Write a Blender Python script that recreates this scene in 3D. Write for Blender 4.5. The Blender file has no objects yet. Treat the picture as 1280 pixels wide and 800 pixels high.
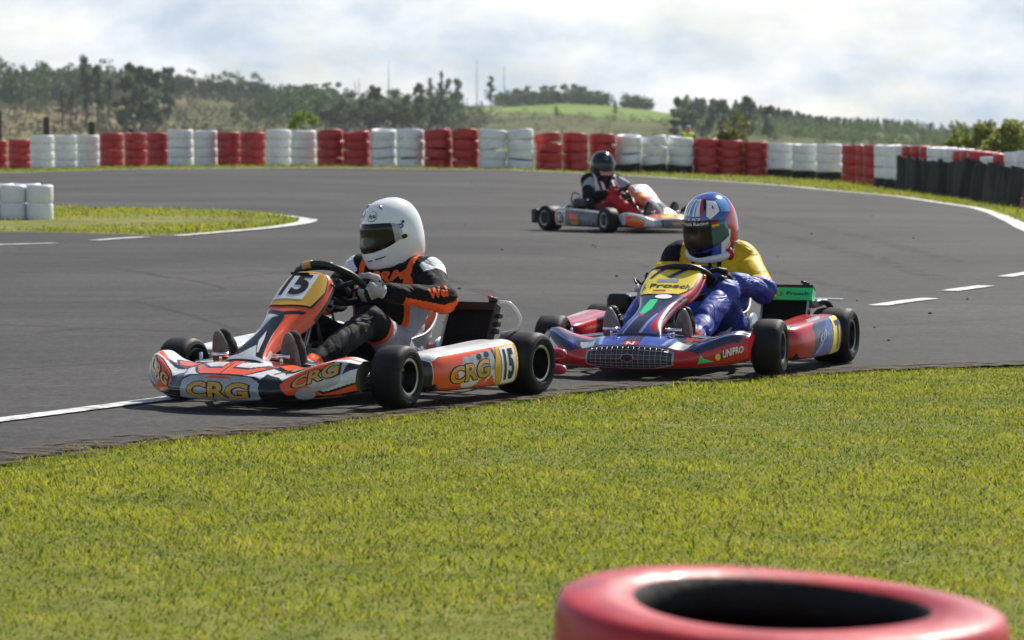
import bpy, bmesh, math, random
import numpy as np
from mathutils import Vector, Matrix, noise as mnoise
from mathutils.bvhtree import BVHTree

SC = bpy.context.scene
COL = SC.collection
PI = math.pi
R = math.radians
rng = np.random.default_rng(7)
random.seed(7)

# ------------------------------------------------------------------ tagging
def tag(o, label=None, cat=None, group=None, kind=None):
    if label: o['label'] = label
    if cat: o['category'] = cat
    if group: o['group'] = group
    if kind: o['kind'] = kind
    return o

def empty(name, loc=(0, 0, 0), rotz=0.0):
    o = bpy.data.objects.new(name, None)
    o.empty_display_size = 0.2
    COL.objects.link(o)
    o.location = loc
    o.rotation_euler = (0, 0, rotz)
    return o

def copy_tree(o, parent=None):
    c = o.copy()
    COL.objects.link(c)
    c.parent = parent
    for ch in list(o.children):
        copy_tree(ch, c)
    return c

# ------------------------------------------------------------------ materials
MATS = {}
def mat(name, color, rough=0.5, metal=0.0, spec=0.5, var=0.0, vscale=8.0, bump=0.0, bscale=60.0,
        coat=0.0, trans=0.0, color2=None, stretch=(1, 1, 1), rvar=0.0, sheen=0.0, dirt=None, dirt_amt=0.0, dscale=5.0):
    m = bpy.data.materials.new(name)
    m.use_nodes = True
    nt = m.node_tree
    b = nt.nodes['Principled BSDF']
    N, L = nt.nodes, nt.links
    b.inputs['Roughness'].default_value = rough
    b.inputs['Metallic'].default_value = metal
    b.inputs['Specular IOR Level'].default_value = spec
    b.inputs['Coat Weight'].default_value = coat
    b.inputs['Coat Roughness'].default_value = 0.08
    b.inputs['Sheen Weight'].default_value = sheen
    b.inputs['Base Color'].default_value = (*color, 1)
    tc = N.new('ShaderNodeTexCoord')
    mp = N.new('ShaderNodeMapping'); mp.inputs['Scale'].default_value = stretch
    L.new(tc.outputs['Object'], mp.inputs['Vector'])
    colsock = None
    if var > 0 or color2:
        n = N.new('ShaderNodeTexNoise'); n.inputs['Scale'].default_value = vscale
        n.inputs['Detail'].default_value = 6; n.inputs['Roughness'].default_value = 0.6
        L.new(mp.outputs[0], n.inputs['Vector'])
        rp = N.new('ShaderNodeValToRGB')
        c2 = color2 or tuple(max(0, c * (1 + var)) for c in color)
        c1 = color if color2 else tuple(max(0, c * (1 - var)) for c in color)
        rp.color_ramp.elements[0].position = 0.35; rp.color_ramp.elements[1].position = 0.65
        rp.color_ramp.elements[0].color = (*c1, 1); rp.color_ramp.elements[1].color = (*c2, 1)
        L.new(n.outputs['Fac'], rp.inputs['Fac'])
        colsock = rp.outputs['Color']
    if dirt is not None:
        n2 = N.new('ShaderNodeTexNoise'); n2.inputs['Scale'].default_value = dscale
        n2.inputs['Detail'].default_value = 8; n2.inputs['Roughness'].default_value = 0.7
        L.new(mp.outputs[0], n2.inputs['Vector'])
        r2 = N.new('ShaderNodeValToRGB')
        r2.color_ramp.elements[0].position = 0.62 - 0.25 * dirt_amt
        r2.color_ramp.elements[1].position = 0.80 - 0.15 * dirt_amt
        L.new(n2.outputs['Fac'], r2.inputs['Fac'])
        mx = N.new('ShaderNodeMix'); mx.data_type = 'RGBA'
        L.new(r2.outputs['Color'], mx.inputs['Factor'])
        if colsock: L.new(colsock, mx.inputs['A'])
        else: mx.inputs['A'].default_value = (*color, 1)
        mx.inputs['B'].default_value = (*dirt, 1)
        colsock = mx.outputs['Result']
    if colsock: L.new(colsock, b.inputs['Base Color'])
    if rvar > 0:
        n3 = N.new('ShaderNodeTexNoise'); n3.inputs['Scale'].default_value = vscale * 1.7
        n3.inputs['Detail'].default_value = 5
        L.new(mp.outputs[0], n3.inputs['Vector'])
        mr = N.new('ShaderNodeMapRange')
        mr.inputs['From Min'].default_value = 0.3; mr.inputs['From Max'].default_value = 0.7
        mr.inputs['To Min'].default_value = max(0, rough - rvar); mr.inputs['To Max'].default_value = min(1, rough + rvar)
        L.new(n3.outputs['Fac'], mr.inputs['Value']); L.new(mr.outputs[0], b.inputs['Roughness'])
    if bump > 0:
        n4 = N.new('ShaderNodeTexNoise'); n4.inputs['Scale'].default_value = bscale
        n4.inputs['Detail'].default_value = 4
        L.new(mp.outputs[0], n4.inputs['Vector'])
        bp = N.new('ShaderNodeBump'); bp.inputs['Strength'].default_value = bump
        bp.inputs['Distance'].default_value = 0.01
        L.new(n4.outputs['Fac'], bp.inputs['Height']); L.new(bp.outputs[0], b.inputs['Normal'])
    if trans > 0:
        tr = N.new('ShaderNodeBsdfTranslucent')
        if colsock: L.new(colsock, tr.inputs['Color'])
        else: tr.inputs['Color'].default_value = (*color, 1)
        ms = N.new('ShaderNodeMixShader'); ms.inputs[0].default_value = trans
        out = N['Material Output']
        L.new(b.outputs[0], ms.inputs[1]); L.new(tr.outputs[0], ms.inputs[2])
        L.new(ms.outputs[0], out.inputs['Surface'])
    MATS[name] = m
    return m

# ------------------------------------------------------------------ mesh builder
def raw_mesh(name, V, F, mats, mi=None, smooth=True):
    """V (n,3) array, F (m,k) array of one face size or list of lists"""
    me = bpy.data.meshes.new(name)
    V = np.asarray(V, dtype=np.float32)
    if isinstance(F, np.ndarray):
        k = F.shape[1]; nf = F.shape[0]
        me.vertices.add(len(V)); me.vertices.foreach_set('co', V.ravel())
        me.loops.add(nf * k); me.loops.foreach_set('vertex_index', F.astype(np.int32).ravel())
        me.polygons.add(nf)
        me.polygons.foreach_set('loop_start', np.arange(0, nf * k, k, dtype=np.int32))
        me.polygons.foreach_set('loop_total', np.full(nf, k, dtype=np.int32))
        me.update(calc_edges=True)
    else:
        me.from_pydata([tuple(v) for v in V], [], F)
        me.update()
    for m in mats: me.materials.append(MATS[m])
    n = len(me.polygons)
    if mi is not None: me.polygons.foreach_set('material_index', np.asarray(mi, dtype=np.int32))
    me.polygons.foreach_set('use_smooth', np.full(n, bool(smooth)))
    me.update()
    return me

class MB:
    def __init__(s): s.v = []; s.f = []; s.m = []; s.sm = []; s.mats = []; s.n = 0
    def mi(s, name):
        if name not in s.mats: s.mats.append(name)
        return s.mats.index(name)
    def add(s, V, F, m, smooth=True):
        b = s.n
        V = [tuple(float(c) for c in v) for v in V]
        s.v += V; s.n += len(V)
        if isinstance(m, str): mm = [s.mi(m)] * len(F)
        else: mm = [s.mi(x) for x in m]
        for f, i in zip(F, mm):
            s.f.append([b + int(k) for k in f]); s.m.append(i); s.sm.append(smooth)
    def box(s, c, size, m, rot=None, bev=0.004, seg=2, taper=None):
        bm = bmesh.new(); bmesh.ops.create_cube(bm, size=1.0)
        bmesh.ops.scale(bm, vec=size, verts=bm.verts)
        if taper:
            for v in bm.verts:
                if v.co.z > 0: v.co.x *= taper[0]; v.co.y *= taper[1]
        if bev: bmesh.ops.bevel(bm, geom=bm.edges[:] , offset=bev, segments=seg, affect='EDGES', profile=0.5)
        M = Matrix.Translation(c)
        if rot is not None: M = M @ (rot.to_4x4() if isinstance(rot, Matrix) else Matrix.Rotation(rot[0], 4, 'X') @ Matrix.Rotation(rot[1], 4, 'Y') @ Matrix.Rotation(rot[2], 4, 'Z'))
        bm.verts.index_update()
        s.add([M @ v.co for v in bm.verts], [[v.index for v in f.verts] for f in bm.faces], m, smooth=False)
        bm.free()
    def tube(s, pts, r, m, n=10, closed=False, cap=True, smoothpath=0):
        P = np.array(pts, float)
        rr = np.array(r if hasattr(r, '__len__') else [r] * len(P), float)
        if smoothpath: 
            idx = np.linspace(0, len(P) - (0 if closed else 1), (len(P) - (0 if closed else 1)) * smoothpath + (0 if closed else 1), endpoint=not closed)
            rr = np.interp(idx, np.arange(len(rr) + 1), np.append(rr, rr[0])) if closed else np.interp(idx, np.arange(len(rr)), rr)
            P = crom(P, idx, closed)
        k = len(P)
        T = np.zeros_like(P)
        for i in range(k):
            a = P[(i - 1) % k] if (closed or i > 0) else P[i]
            b = P[(i + 1) % k] if (closed or i < k - 1) else P[i]
            T[i] = (b - a) / (np.linalg.norm(b - a) + 1e-12)
        up = np.array([0, 0, 1.0]) if abs(T[0][2]) < 0.9 else np.array([1.0, 0, 0])
        u = np.cross(T[0], up); u /= np.linalg.norm(u)
        V = []
        for i in range(k):
            u = u - T[i] * np.dot(u, T[i]); u /= np.linalg.norm(u)
            w = np.cross(T[i], u)
            for j in range(n):
                a = 2 * PI * j / n
                V.append(P[i] + rr[i] * (math.cos(a) * u + math.sin(a) * w))
        F = []
        for i in range(k if closed else k - 1):
            i2 = (i + 1) % k
            for j in range(n):
                j2 = (j + 1) % n
                F.append([i * n + j2, i * n + j, i2 * n + j, i2 * n + j2][::-1])
        if cap and not closed:
            F.append(list(range(n))[::-1]); F.append([(k - 1) * n + j for j in range(n)])
        s.add(V, F, m)
    def lathe(s, prof, origin, axis, m, n=32, closed=False):
        """prof list of (r, a): radius and distance along axis; m str or list per segment"""
        ax = Vector(axis).normalized()
        u = ax.orthogonal().normalized(); w = ax.cross(u)
        o = Vector(origin); V = []; k = len(prof)
        for (r, a) in prof:
            for j in range(n):
                t = 2 * PI * j / n
                V.append(o + ax * a + (u * math.cos(t) + w * math.sin(t)) * r)
        F = []; mm = []
        for i in range(k if closed else k - 1):
            i2 = (i + 1) % k
            for j in range(n):
                j2 = (j + 1) % n
                F.append([i * n + j, i * n + j2, i2 * n + j2, i2 * n + j])
                mm.append(m if isinstance(m, str) else m[i])
        s.add(V, F, mm)
    def ball(s, c, r, m, n=16, k=10):
        r = r if hasattr(r, '__len__') else (r, r, r)
        prof = []
        V = []; F = []
        for i in range(k + 1):
            ph = PI * i / k
            for j in range(n):
                t = 2 * PI * j / n
                V.append((c[0] + r[0] * math.sin(ph) * math.cos(t), c[1] + r[1] * math.sin(ph) * math.sin(t), c[2] + r[2] * math.cos(ph)))
        for i in range(k):
            for j in range(n):
                j2 = (j + 1) % n
                F.append([i * n + j, (i + 1) * n + j, (i + 1) * n + j2, i * n + j2])
        s.add(V, F, m)
    def grid(s, P, m, closeu=False, closev=False, flip=False):
        nu, nv = P.shape[:2]
        V = P.reshape(-1, 3); F = []; mm = []
        for i in range(nu if closeu else nu - 1):
            i2 = (i + 1) % nu
            for j in range(nv if closev else nv - 1):
                j2 = (j + 1) % nv
                f = [i * nv + j, i2 * nv + j, i2 * nv + j2, i * nv + j2]
                F.append(f[::-1] if flip else f)
                mm.append(m if isinstance(m, str) else m[i][j])
        s.add(V, F, mm)
    def plate(s, poly, org, ud, vd, thick, m, mback=None):
        """flat polygon with thickness; poly in (u,v)"""
        org, ud, vd = Vector(org), Vector(ud), Vector(vd)
        nn = ud.cross(vd).normalized() * thick
        k = len(poly)
        V = [org + ud * p[0] + vd * p[1] for p in poly]
        V += [v - nn for v in V]
        F = [list(range(k)), list(range(2 * k - 1, k - 1, -1))] + [[i, k + i, k + (i + 1) % k, (i + 1) % k] for i in range(k)]
        s.add(V, F, [m] + [mback or m] * (k + 1), smooth=False)
    def build(s, name, parent=None, loc=None):
        me = bpy.data.meshes.new(name)
        me.from_pydata(s.v, [], s.f); me.update()
        for m in s.mats: me.materials.append(MATS[m])
        me.polygons.foreach_set('material_index', np.array(s.m, dtype=np.int32))
        me.polygons.foreach_set('use_smooth', np.array(s.sm, dtype=bool))
        me.update()
        o = bpy.data.objects.new(name, me)
        COL.objects.link(o)
        if parent: o.parent = parent
        if loc is not None: o.location = loc
        return o

def obj(name, me, parent=None):
    o = bpy.data.objects.new(name, me); COL.objects.link(o)
    if parent: o.parent = parent
    return o

# ------------------------------------------------------------------ curves / surfaces
def crom(P, t, closed=False):
    """Catmull-Rom along first axis at parameter values t"""
    P = np.asarray(P, float); n = len(P); t = np.asarray(t, float)
    i = np.floor(t).astype(int)
    if closed: i %= n
    else: i = np.clip(i, 0, n - 2)
    f = (t - np.floor(t)) if closed else (t - i)
    g = lambda k: P[k % n] if closed else np.where(((k < 0) | (k > n - 1)).reshape((-1,) + (1,) * (P.ndim - 1)),
            np.where((k < 0).reshape((-1,) + (1,) * (P.ndim - 1)), 2 * P[0] - P[1], 2 * P[-1] - P[-2]), P[np.clip(k, 0, n - 1)])
    p0, p1, p2, p3 = g(i - 1), g(i), g(i + 1), g(i + 2)
    f = f.reshape((-1,) + (1,) * (P.ndim - 1))
    return 0.5 * (2 * p1 + (p2 - p0) * f + (2 * p0 - 5 * p1 + 4 * p2 - p3) * f ** 2 + (3 * p1 - p0 - 3 * p2 + p3) * f ** 3)

class Surf:
    """C control grid (nr,nc,3); ur values of the row parameter; v is the column index"""
    def __init__(s, C, ur, nu, nv, closev=False):
        C = np.asarray(C, float); s.closev = closev
        nc = C.shape[1]
        ti = np.linspace(0, len(C) - 1, nu)
        A = crom(C, ti)
        s.U = crom(np.asarray(ur, float).reshape(-1, 1), ti)[:, 0]
        vv = np.linspace(0, nc if closev else nc - 1, nv, endpoint=not closev)
        B = crom(A.transpose(1, 0, 2), vv, closev).transpose(1, 0, 2)
        s.P = B; s.V = vv; s.nu, s.nv = nu, nv; s.vmax = nc if closev else nc - 1
        s.sgn = 1.0
    def ev(s, u, v):
        inc = s.U[-1] > s.U[0]
        fi = np.interp(u, s.U, np.arange(s.nu)) if inc else np.interp(u, s.U[::-1], np.arange(s.nu)[::-1])
        fj = np.asarray(v, float) / s.vmax * (s.nv if s.closev else s.nv - 1)
        fi = np.clip(fi, 0, s.nu - 1.001)
        if not s.closev: fj = np.clip(fj, 0, s.nv - 1.001)
        i = np.floor(fi).astype(int); j = np.floor(fj).astype(int)
        a = (fi - i)[..., None]; b = (fj - j)[..., None]
        j0 = j % s.nv; j1 = (j + 1) % s.nv if s.closev else j + 1
        P = s.P
        p = P[i, j0] * (1 - a) * (1 - b) + P[i + 1, j0] * a * (1 - b) + P[i, j1] * (1 - a) * b + P[i + 1, j1] * a * b
        du = P[i + 1, j0] - P[i, j0]; dv = P[i, j1] - P[i, j0]
        n = np.cross(du, dv); n /= (np.linalg.norm(n, axis=-1, keepdims=True) + 1e-12)
        return p, n * s.sgn
    def centers(s):
        U = 0.5 * (s.U[1:] + s.U[:-1])
        dv = s.vmax / (s.nv if s.closev else s.nv - 1)
        V = np.arange(s.nv if s.closev else s.nv - 1) * dv + dv / 2
        return np.meshgrid(U, V, indexing='ij')
    def paint(s, base, layers):
        U, V = s.centers()
        out = np.full(U.shape, 0, int); names = [base]
        for (m, poly) in layers:
            names.append(m)
            msk = poly(U, V) if callable(poly) else inpoly(U, V, poly)
            out[msk] = len(names) - 1
        return [[names[k] for k in row] for row in out]

def inpoly(X, Y, poly):
    c = np.zeros(X.shape, bool); n = len(poly)
    for i in range(n):
        x1, y1 = poly[i]; x2, y2 = poly[(i + 1) % n]
        if y1 == y2: continue
        cond = ((y1 > Y) != (y2 > Y)) & (X < (x2 - x1) * (Y - y1) / (y2 - y1) + x1)
        c ^= cond
    return c

def rrect(u0, u1, v0, v1, c=0.2):
    du, dv = (u1 - u0) * c, (v1 - v0) * c
    return [(u0 + du, v0), (u1 - du, v0), (u1, v0 + dv), (u1, v1 - dv), (u1 - du, v1), (u0 + du, v1), (u0, v1 - dv), (u0, v0 + dv)]
def ellip(cu, cv, ru, rv, n=28):
    return [(cu + ru * math.cos(2 * PI * i / n), cv + rv * math.sin(2 * PI * i / n)) for i in range(n)]

_tcache = {}
def text_mesh(txt, bold=0.0, shear=0.0):
    """normalized text: height of caps about 1, x centred. returns verts (n,2), tris"""
    key = (txt, bold, shear)
    if key in _tcache: return _tcache[key]
    cu = bpy.data.curves.new('t', 'FONT'); cu.body = txt; cu.offset = bold; cu.shear = shear
    cu.align_x = 'CENTER'; cu.resolution_u = 3
    o = bpy.data.objects.new('t', cu); COL.objects.link(o)
    dg = bpy.context.evaluated_depsgraph_get(); dg.update()
    me = bpy.data.meshes.new_from_object(o.evaluated_get(dg))
    bm = bmesh.new(); bm.from_mesh(me)
    bmesh.ops.triangulate(bm, faces=bm.faces)
    for _ in range(2):
        le = [e for e in bm.edges if e.calc_length() > 0.22]
        if le: bmesh.ops.subdivide_edges(bm, edges=le, cuts=1)
        bmesh.ops.triangulate(bm, faces=bm.faces)
    bm.verts.index_update()
    V = np.array([v.co[:2] for v in bm.verts]); F = [[v.index for v in f.verts] for f in bm.faces if f.calc_area() > 1e-7]
    bm.free()
    bpy.data.objects.remove(o); bpy.data.curves.remove(cu); bpy.data.meshes.remove(me)
    x0, x1 = V[:, 0].min(), V[:, 0].max(); y0, y1 = V[:, 1].min(), V[:, 1].max()
    V[:, 0] = (V[:, 0] - x0) / (x1 - x0); V[:, 1] = (V[:, 1] - y0) / (y1 - y0)
    _tcache[key] = (V, F)
    return V, F

def put_text(mb, txt, fn, u0, u1, v0, v1, m, off=0.0025, bold=0.02, shear=0.0, slant=0.0):
    """map text into uv rectangle of surface fn(u,v)->(P,N); slant: change of v over the width"""
    V, F = text_mesh(txt, bold, shear)
    u = u0 + V[:, 0] * (u1 - u0); v = v0 + V[:, 1] * (v1 - v0) + slant * V[:, 0]
    p, n = fn(u, v)
    mb.add(p + n * off, F, m, smooth=False)

def put_poly(mb, poly, fn, m, off=0.002, sub=3):
    bm = bmesh.new()
    vs = [bm.verts.new((p[0], p[1], 0)) for p in poly]
    bm.faces.new(vs)
    bmesh.ops.triangulate(bm, faces=bm.faces)
    ext = max(max(p[0] for p in poly) - min(p[0] for p in poly), 1e-9)
    for _ in range(sub):
        bmesh.ops.subdivide_edges(bm, edges=bm.edges[:], cuts=1); bmesh.ops.triangulate(bm, faces=bm.faces)
    bm.verts.index_update()
    V = np.array([v.co[:2] for v in bm.verts]); F = [[v.index for v in f.verts] for f in bm.faces]
    bm.free()
    p, n = fn(V[:, 0], V[:, 1])
    mb.add(p + n * off, F, m, smooth=True)

def flat_fn(org, ud, vd):
    org, ud, vd = np.array(org, float), np.array(ud, float), np.array(vd, float)
    nn = np.cross(ud, vd); nn /= np.linalg.norm(nn)
    def fn(u, v):
        u = np.asarray(u); v = np.asarray(v)
        p = org + u[..., None] * ud + v[..., None] * vd
        return p, np.broadcast_to(nn, p.shape)
    return fn

# ------------------------------------------------------------------ signed distance bodies
def fbm(P, freq, seed=0, warp=0.6):
    r = np.random.default_rng(seed)
    out = np.zeros(len(P))
    for o in range(3):
        k = r.normal(size=(3, 3)) * freq * (1.9 ** o)
        k2 = r.normal(size=(3, 3)) * freq * 0.5 * (1.9 ** o)
        ph = r.uniform(0, 6.28, 6)
        for i in range(3):
            out += (0.55 ** o) * np.sin(P @ k[i] + ph[i] + warp * 2 * np.sin(P @ k2[i] + ph[3 + i])) / 3
    return out

class SDF:
    def __init__(s): s.pr = []
    def cone(s, a, b, ra, rb, k=0.03, name='', flat=None):
        s.pr.append(('c', np.array(a, float), np.array(b, float), ra, rb, k, name, flat)); return s
    def chain(s, pts, rs, k=0.03, name=''):
        for i in range(len(pts) - 1): s.cone(pts[i], pts[i + 1], rs[i], rs[i + 1], k, name)
        return s
    def ell(s, c, r, k=0.03, name='', rot=None):
        s.pr.append(('e', np.array(c, float), np.array(r, float), np.array(rot.to_3x3()) if rot is not None else None, 0, k, name, None)); return s
    def _ev(s, p, Q):
        if p[0] == 'c':
            a, b, ra, rb = p[1], p[2], p[3], p[4]
            ab = b - a; L2 = ab @ ab + 1e-12
            t = np.clip(((Q - a) @ ab) / L2, 0, 1)
            return np.linalg.norm(Q - a - t[..., None] * ab, axis=-1) - (ra + (rb - ra) * t)
        d = Q - p[1]
        if p[3] is not None: d = d @ p[3]
        q = d / p[2]; k0 = np.linalg.norm(q, axis=-1); k1 = np.linalg.norm(d / (p[2] ** 2), axis=-1) + 1e-9
        return k0 * (k0 - 1.0) / k1
    def bounds(s):
        lo, hi = np.full(3, 1e9), np.full(3, -1e9)
        for p in s.pr:
            if p[0] == 'c':
                lo = np.minimum(lo, np.minimum(p[1] - p[3], p[2] - p[4])); hi = np.maximum(hi, np.maximum(p[1] + p[3], p[2] + p[4]))
            else:
                r = p[2] if p[3] is None else np.full(3, p[2].max())
                lo = np.minimum(lo, p[1] - r); hi = np.maximum(hi, p[1] + r)
        return lo, hi
    def mesh(s, h, disp=None, clip=None):
        lo, hi = s.bounds(); pad = 0.03 + 3 * h
        lo = lo - pad; hi = hi + pad
        n = np.ceil((hi - lo) / h).astype(int) + 1
        D = np.full(n, 1.0, np.float32)
        ax = [lo[i] + h * np.arange(n[i]) for i in range(3)]
        for p in s.pr:
            if p[0] == 'c':
                l = np.minimum(p[1] - p[3], p[2] - p[4]); u = np.maximum(p[1] + p[3], p[2] + p[4])
            else:
                r = p[2] if p[3] is None else np.full(3, p[2].max())
                l, u = p[1] - r, p[1] + r
            m = p[5] + 0.03
            i0 = np.clip(np.floor((l - m - lo) / h).astype(int), 0, n); i1 = np.clip(np.ceil((u + m - lo) / h).astype(int) + 1, 0, n)
            Q = np.stack(np.meshgrid(*[ax[i][i0[i]:i1[i]] for i in range(3)], indexing='ij'), -1)
            d = s._ev(p, Q)
            sl = tuple(slice(i0[i], i1[i]) for i in range(3))
            o = D[sl]; k = p[5]
            hh = np.clip(0.5 + 0.5 * (o - d) / k, 0, 1)
            D[sl] = o + (d - o) * hh - k * hh * (1 - hh)
        if disp is not None:
            idx = np.argwhere(np.abs(D) < 0.05)
            P = lo + idx * h
            D[tuple(idx.T)] += disp(P).astype(np.float32)
        if clip is not None:
            Q = np.stack(np.meshgrid(*ax, indexing='ij'), -1)
            D = np.maximum(D, clip(Q).astype(np.float32))
        return surface_nets(D, lo, h)
    def nearest(s, P):
        best = np.full(len(P), 1e9); bi = np.zeros(len(P), int); bt = np.zeros(len(P))
        for i, p in enumerate(s.pr):
            d = s._ev(p, P)
            if p[0] == 'c':
                ab = p[2] - p[1]; t = np.clip(((P - p[1]) @ ab) / (ab @ ab + 1e-12), 0, 1)
            else: t = np.zeros(len(P))
            m = d < best
            best[m] = d[m]; bi[m] = i; bt[m] = t[m]
        return bi, bt

def surface_nets(D, org, h):
    S = D < 0
    nx, ny, nz = D.shape
    c8 = [(i, j, k) for i in (0, 1) for j in (0, 1) for k in (0, 1)]
    sh = lambda A, c: A[c[0]:nx - 1 + c[0], c[1]:ny - 1 + c[1], c[2]:nz - 1 + c[2]]
    cnt = sum(sh(S, c).astype(np.int8) for c in c8)
    act = (cnt > 0) & (cnt < 8)
    idx = np.argwhere(act)
    acc = np.zeros((len(idx), 3)); num = np.zeros(len(idx))
    val = {c: D[idx[:, 0] + c[0], idx[:, 1] + c[1], idx[:, 2] + c[2]] for c in c8}
    for a in c8:
        for d in range(3):
            if a[d] == 0:
                b = list(a); b[d] = 1; b = tuple(b)
                va, vb = val[a], val[b]
                m = (va < 0) != (vb < 0)
                t = np.where(m, va / np.where(m, va - vb, 1), 0)
                pos = np.array(a, float) + t[:, None] * (np.array(b, float) - np.array(a, float))
                acc[m] += pos[m]; num[m] += 1
    V = org + (idx + acc / num[:, None]) * h
    vid = np.full(act.shape, -1, int); vid[tuple(idx.T)] = np.arange(len(idx))
    faces = []
    for d in range(3):
        s0 = [slice(None)] * 3; s1 = [slice(None)] * 3
        s0[d] = slice(0, -1); s1[d] = slice(1, None)
        A, B = S[tuple(s0)], S[tuple(s1)]
        E = np.argwhere(A != B)
        e1, e2 = (d + 1) % 3, (d + 2) % 3
        ok = (E[:, e1] > 0) & (E[:, e2] > 0) & (E[:, e1] < D.shape[e1] - 1) & (E[:, e2] < D.shape[e2] - 1)
        E = E[ok]
        def cell(o1, o2):
            q = E.copy(); q[:, e1] -= o1; q[:, e2] -= o2
            return vid[tuple(q.T)]
        quad = np.stack([cell(1, 1), cell(0, 1), cell(0, 0), cell(1, 0)], 1)
        ins = A[tuple(E.T)]
        quad[~ins] = quad[~ins][:, ::-1]
        faces.append(quad)
    F = np.concatenate(faces)
    # one light smoothing pass
    for _ in range(2):
        acc = np.zeros_like(V); cn = np.zeros(len(V))
        for k in range(4):
            a, b = F[:, k], F[:, (k + 1) % 4]
            np.add.at(acc, a, V[b]); np.add.at(cn, a, 1); np.add.at(acc, b, V[a]); np.add.at(cn, b, 1)
        V = 0.5 * V + 0.5 * acc / np.maximum(cn, 1)[:, None]
    return V, F
# =================================================================== CAMERA
FPX = 4600.0; CH = 1.2; HY = 147.0
cam = bpy.data.cameras.new('camera'); camo = bpy.data.objects.new('camera', cam); COL.objects.link(camo)
cam.sensor_width = 36.0; cam.lens = FPX / 1280 * 36.0
PITCH = math.atan((400 - HY) / FPX)
camo.location = (0, 0, CH); camo.rotation_euler = (PI / 2 - PITCH, 0, 0)
cam.clip_start = 0.1; cam.clip_end = 8000
cam.dof.use_dof = True; cam.dof.focus_distance = 16.0; cam.dof.aperture_fstop = 8.0
SC.camera = camo

def ray(px, py):
    a = (px - 640) / FPX; b = (400 - py) / FPX
    d = np.array([a, math.cos(PITCH) + b * math.sin(PITCH), -math.sin(PITCH) + b * math.cos(PITCH)])
    return d / d[1]

# =================================================================== TERRAIN
def S(t):
    t = np.clip(t, 0, 1); return t * t * (3 - 2 * t)
BX = np.array([-40, -20, -13.5, -8.4, -4.4, 0, 2.2, 4.1, 6.0, 7.5, 9.2, 14, 40])
BZ = np.array([-.3, -.25, -.15, .03, .08, .045, -.05, -.11, -.18, -.26, -.42, -.5, -.6])
WX = np.array([-60, -14, -8.4, -4.4, 0, 6.0, 7.5, 9.2, 60])
WY = np.array([100, 97, 89, 86, 84, 86, 85, 80, 70])
RPX = np.array([-700, -200, 0, 100, 200, 330, 400, 500, 600, 700, 830, 900, 1000, 1100, 1200, 1280, 1500, 2200])
RPY = np.array([100, 98, 99, 102, 107, 118, 124, 131, 133, 134, 145, 150, 156, 162, 168, 170, 160, 150])
YR = 800.0
def gz(X, Y):
    X = np.asarray(X, float); Y = np.asarray(Y, float)
    near = np.interp(X, BX, BZ) * S((Y - 34) / 30)
    yw = np.interp(X, WX, WY) + 2.0
    zr = CH + (HY - np.interp(640 + FPX * X / YR, RPX, RPY)) * YR / FPX
    zr = zr + 0.7 * np.sin(X * 0.05) * np.sin(X * 0.021 + 1)
    drop = -7.0 * S((Y - yw) / 55) 
    rise = (zr + 7.0 - 0) * np.clip((Y - 250) / (YR - 250), 0, 1)
    back = -6 * S((Y - YR - 60) / 700)
    bump = (0.5 * np.sin(X * 0.11 + Y * 0.03) + 0.4 * np.sin(X * 0.05 - Y * 0.06)) * S((Y - 300) / 150)
    return near * (1 - S((Y - yw) / 120)) + drop + rise + back + bump
def gz1(x, y): return float(gz(x, y))
def at(px, py, off=0.0):
    d = ray(px, py); y = 1.0
    # march then refine
    ys = np.concatenate([np.arange(5, 130, 0.25), np.arange(130, 1600, 2.0)])
    z = CH + d[2] * ys - (gz(d[0] * ys, ys) + off)
    k = np.argmax(z < 0)
    if not (z < 0).any(): return None
    lo, hi = ys[max(k - 1, 0)], ys[k]
    for _ in range(40):
        m = 0.5 * (lo + hi)
        if CH + d[2] * m - gz1(d[0] * m, m) - off < 0: hi = m
        else: lo = m
    return np.array([d[0] * hi, hi, gz1(d[0] * hi, hi)])
def atd(px, depth): return ((px - 640) / FPX * depth, depth)

# =================================================================== WORLD / SUN / VIEW
SUNV = Vector((0.46, 0.72, 0.82)).normalized()
w = bpy.data.worlds.new('World'); SC.world = w; w.use_nodes = True
nt = w.node_tree; N, L = nt.nodes, nt.links
bg = N['Background']
sky = N.new('ShaderNodeTexSky'); sky.sky_type = 'NISHITA'; sky.sun_disc = False
sky.sun_elevation = math.asin(SUNV.z); sky.sun_rotation = math.atan2(SUNV.x, SUNV.y)
sky.air_density = 1.0; sky.dust_density = 0.2; sky.ozone_density = 1.0
tc = N.new('ShaderNodeTexCoord')
# cloud layer: direction projected on a plane overhead so clouds flatten toward the horizon
sep = N.new('ShaderNodeSeparateXYZ'); L.new(tc.outputs['Generated'], sep.inputs[0])
zz = N.new('ShaderNodeMath'); zz.operation = 'MAXIMUM'; zz.inputs[1].default_value = 0.0; L.new(sep.outputs['Z'], zz.inputs[0])
za = N.new('ShaderNodeMath'); za.operation = 'ADD'; za.inputs[1].default_value = 0.5; L.new(zz.outputs[0], za.inputs[0])
dx = N.new('ShaderNodeMath'); dx.operation = 'DIVIDE'; L.new(sep.outputs['X'], dx.inputs[0]); L.new(za.outputs[0], dx.inputs[1])
dy = N.new('ShaderNodeMath'); dy.operation = 'DIVIDE'; L.new(sep.outputs['Y'], dy.inputs[0]); L.new(za.outputs[0], dy.inputs[1])
cb = N.new('ShaderNodeCombineXYZ'); L.new(dx.outputs[0], cb.inputs[0]); L.new(dy.outputs[0], cb.inputs[1])
n1 = N.new('ShaderNodeTexNoise'); n1.inputs['Scale'].default_value = 13; n1.inputs['Detail'].default_value = 9
n1.inputs['Roughness'].default_value = 0.56; n1.inputs['Distortion'].default_value = 0.3
L.new(cb.outputs[0], n1.inputs['Vector'])
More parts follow.
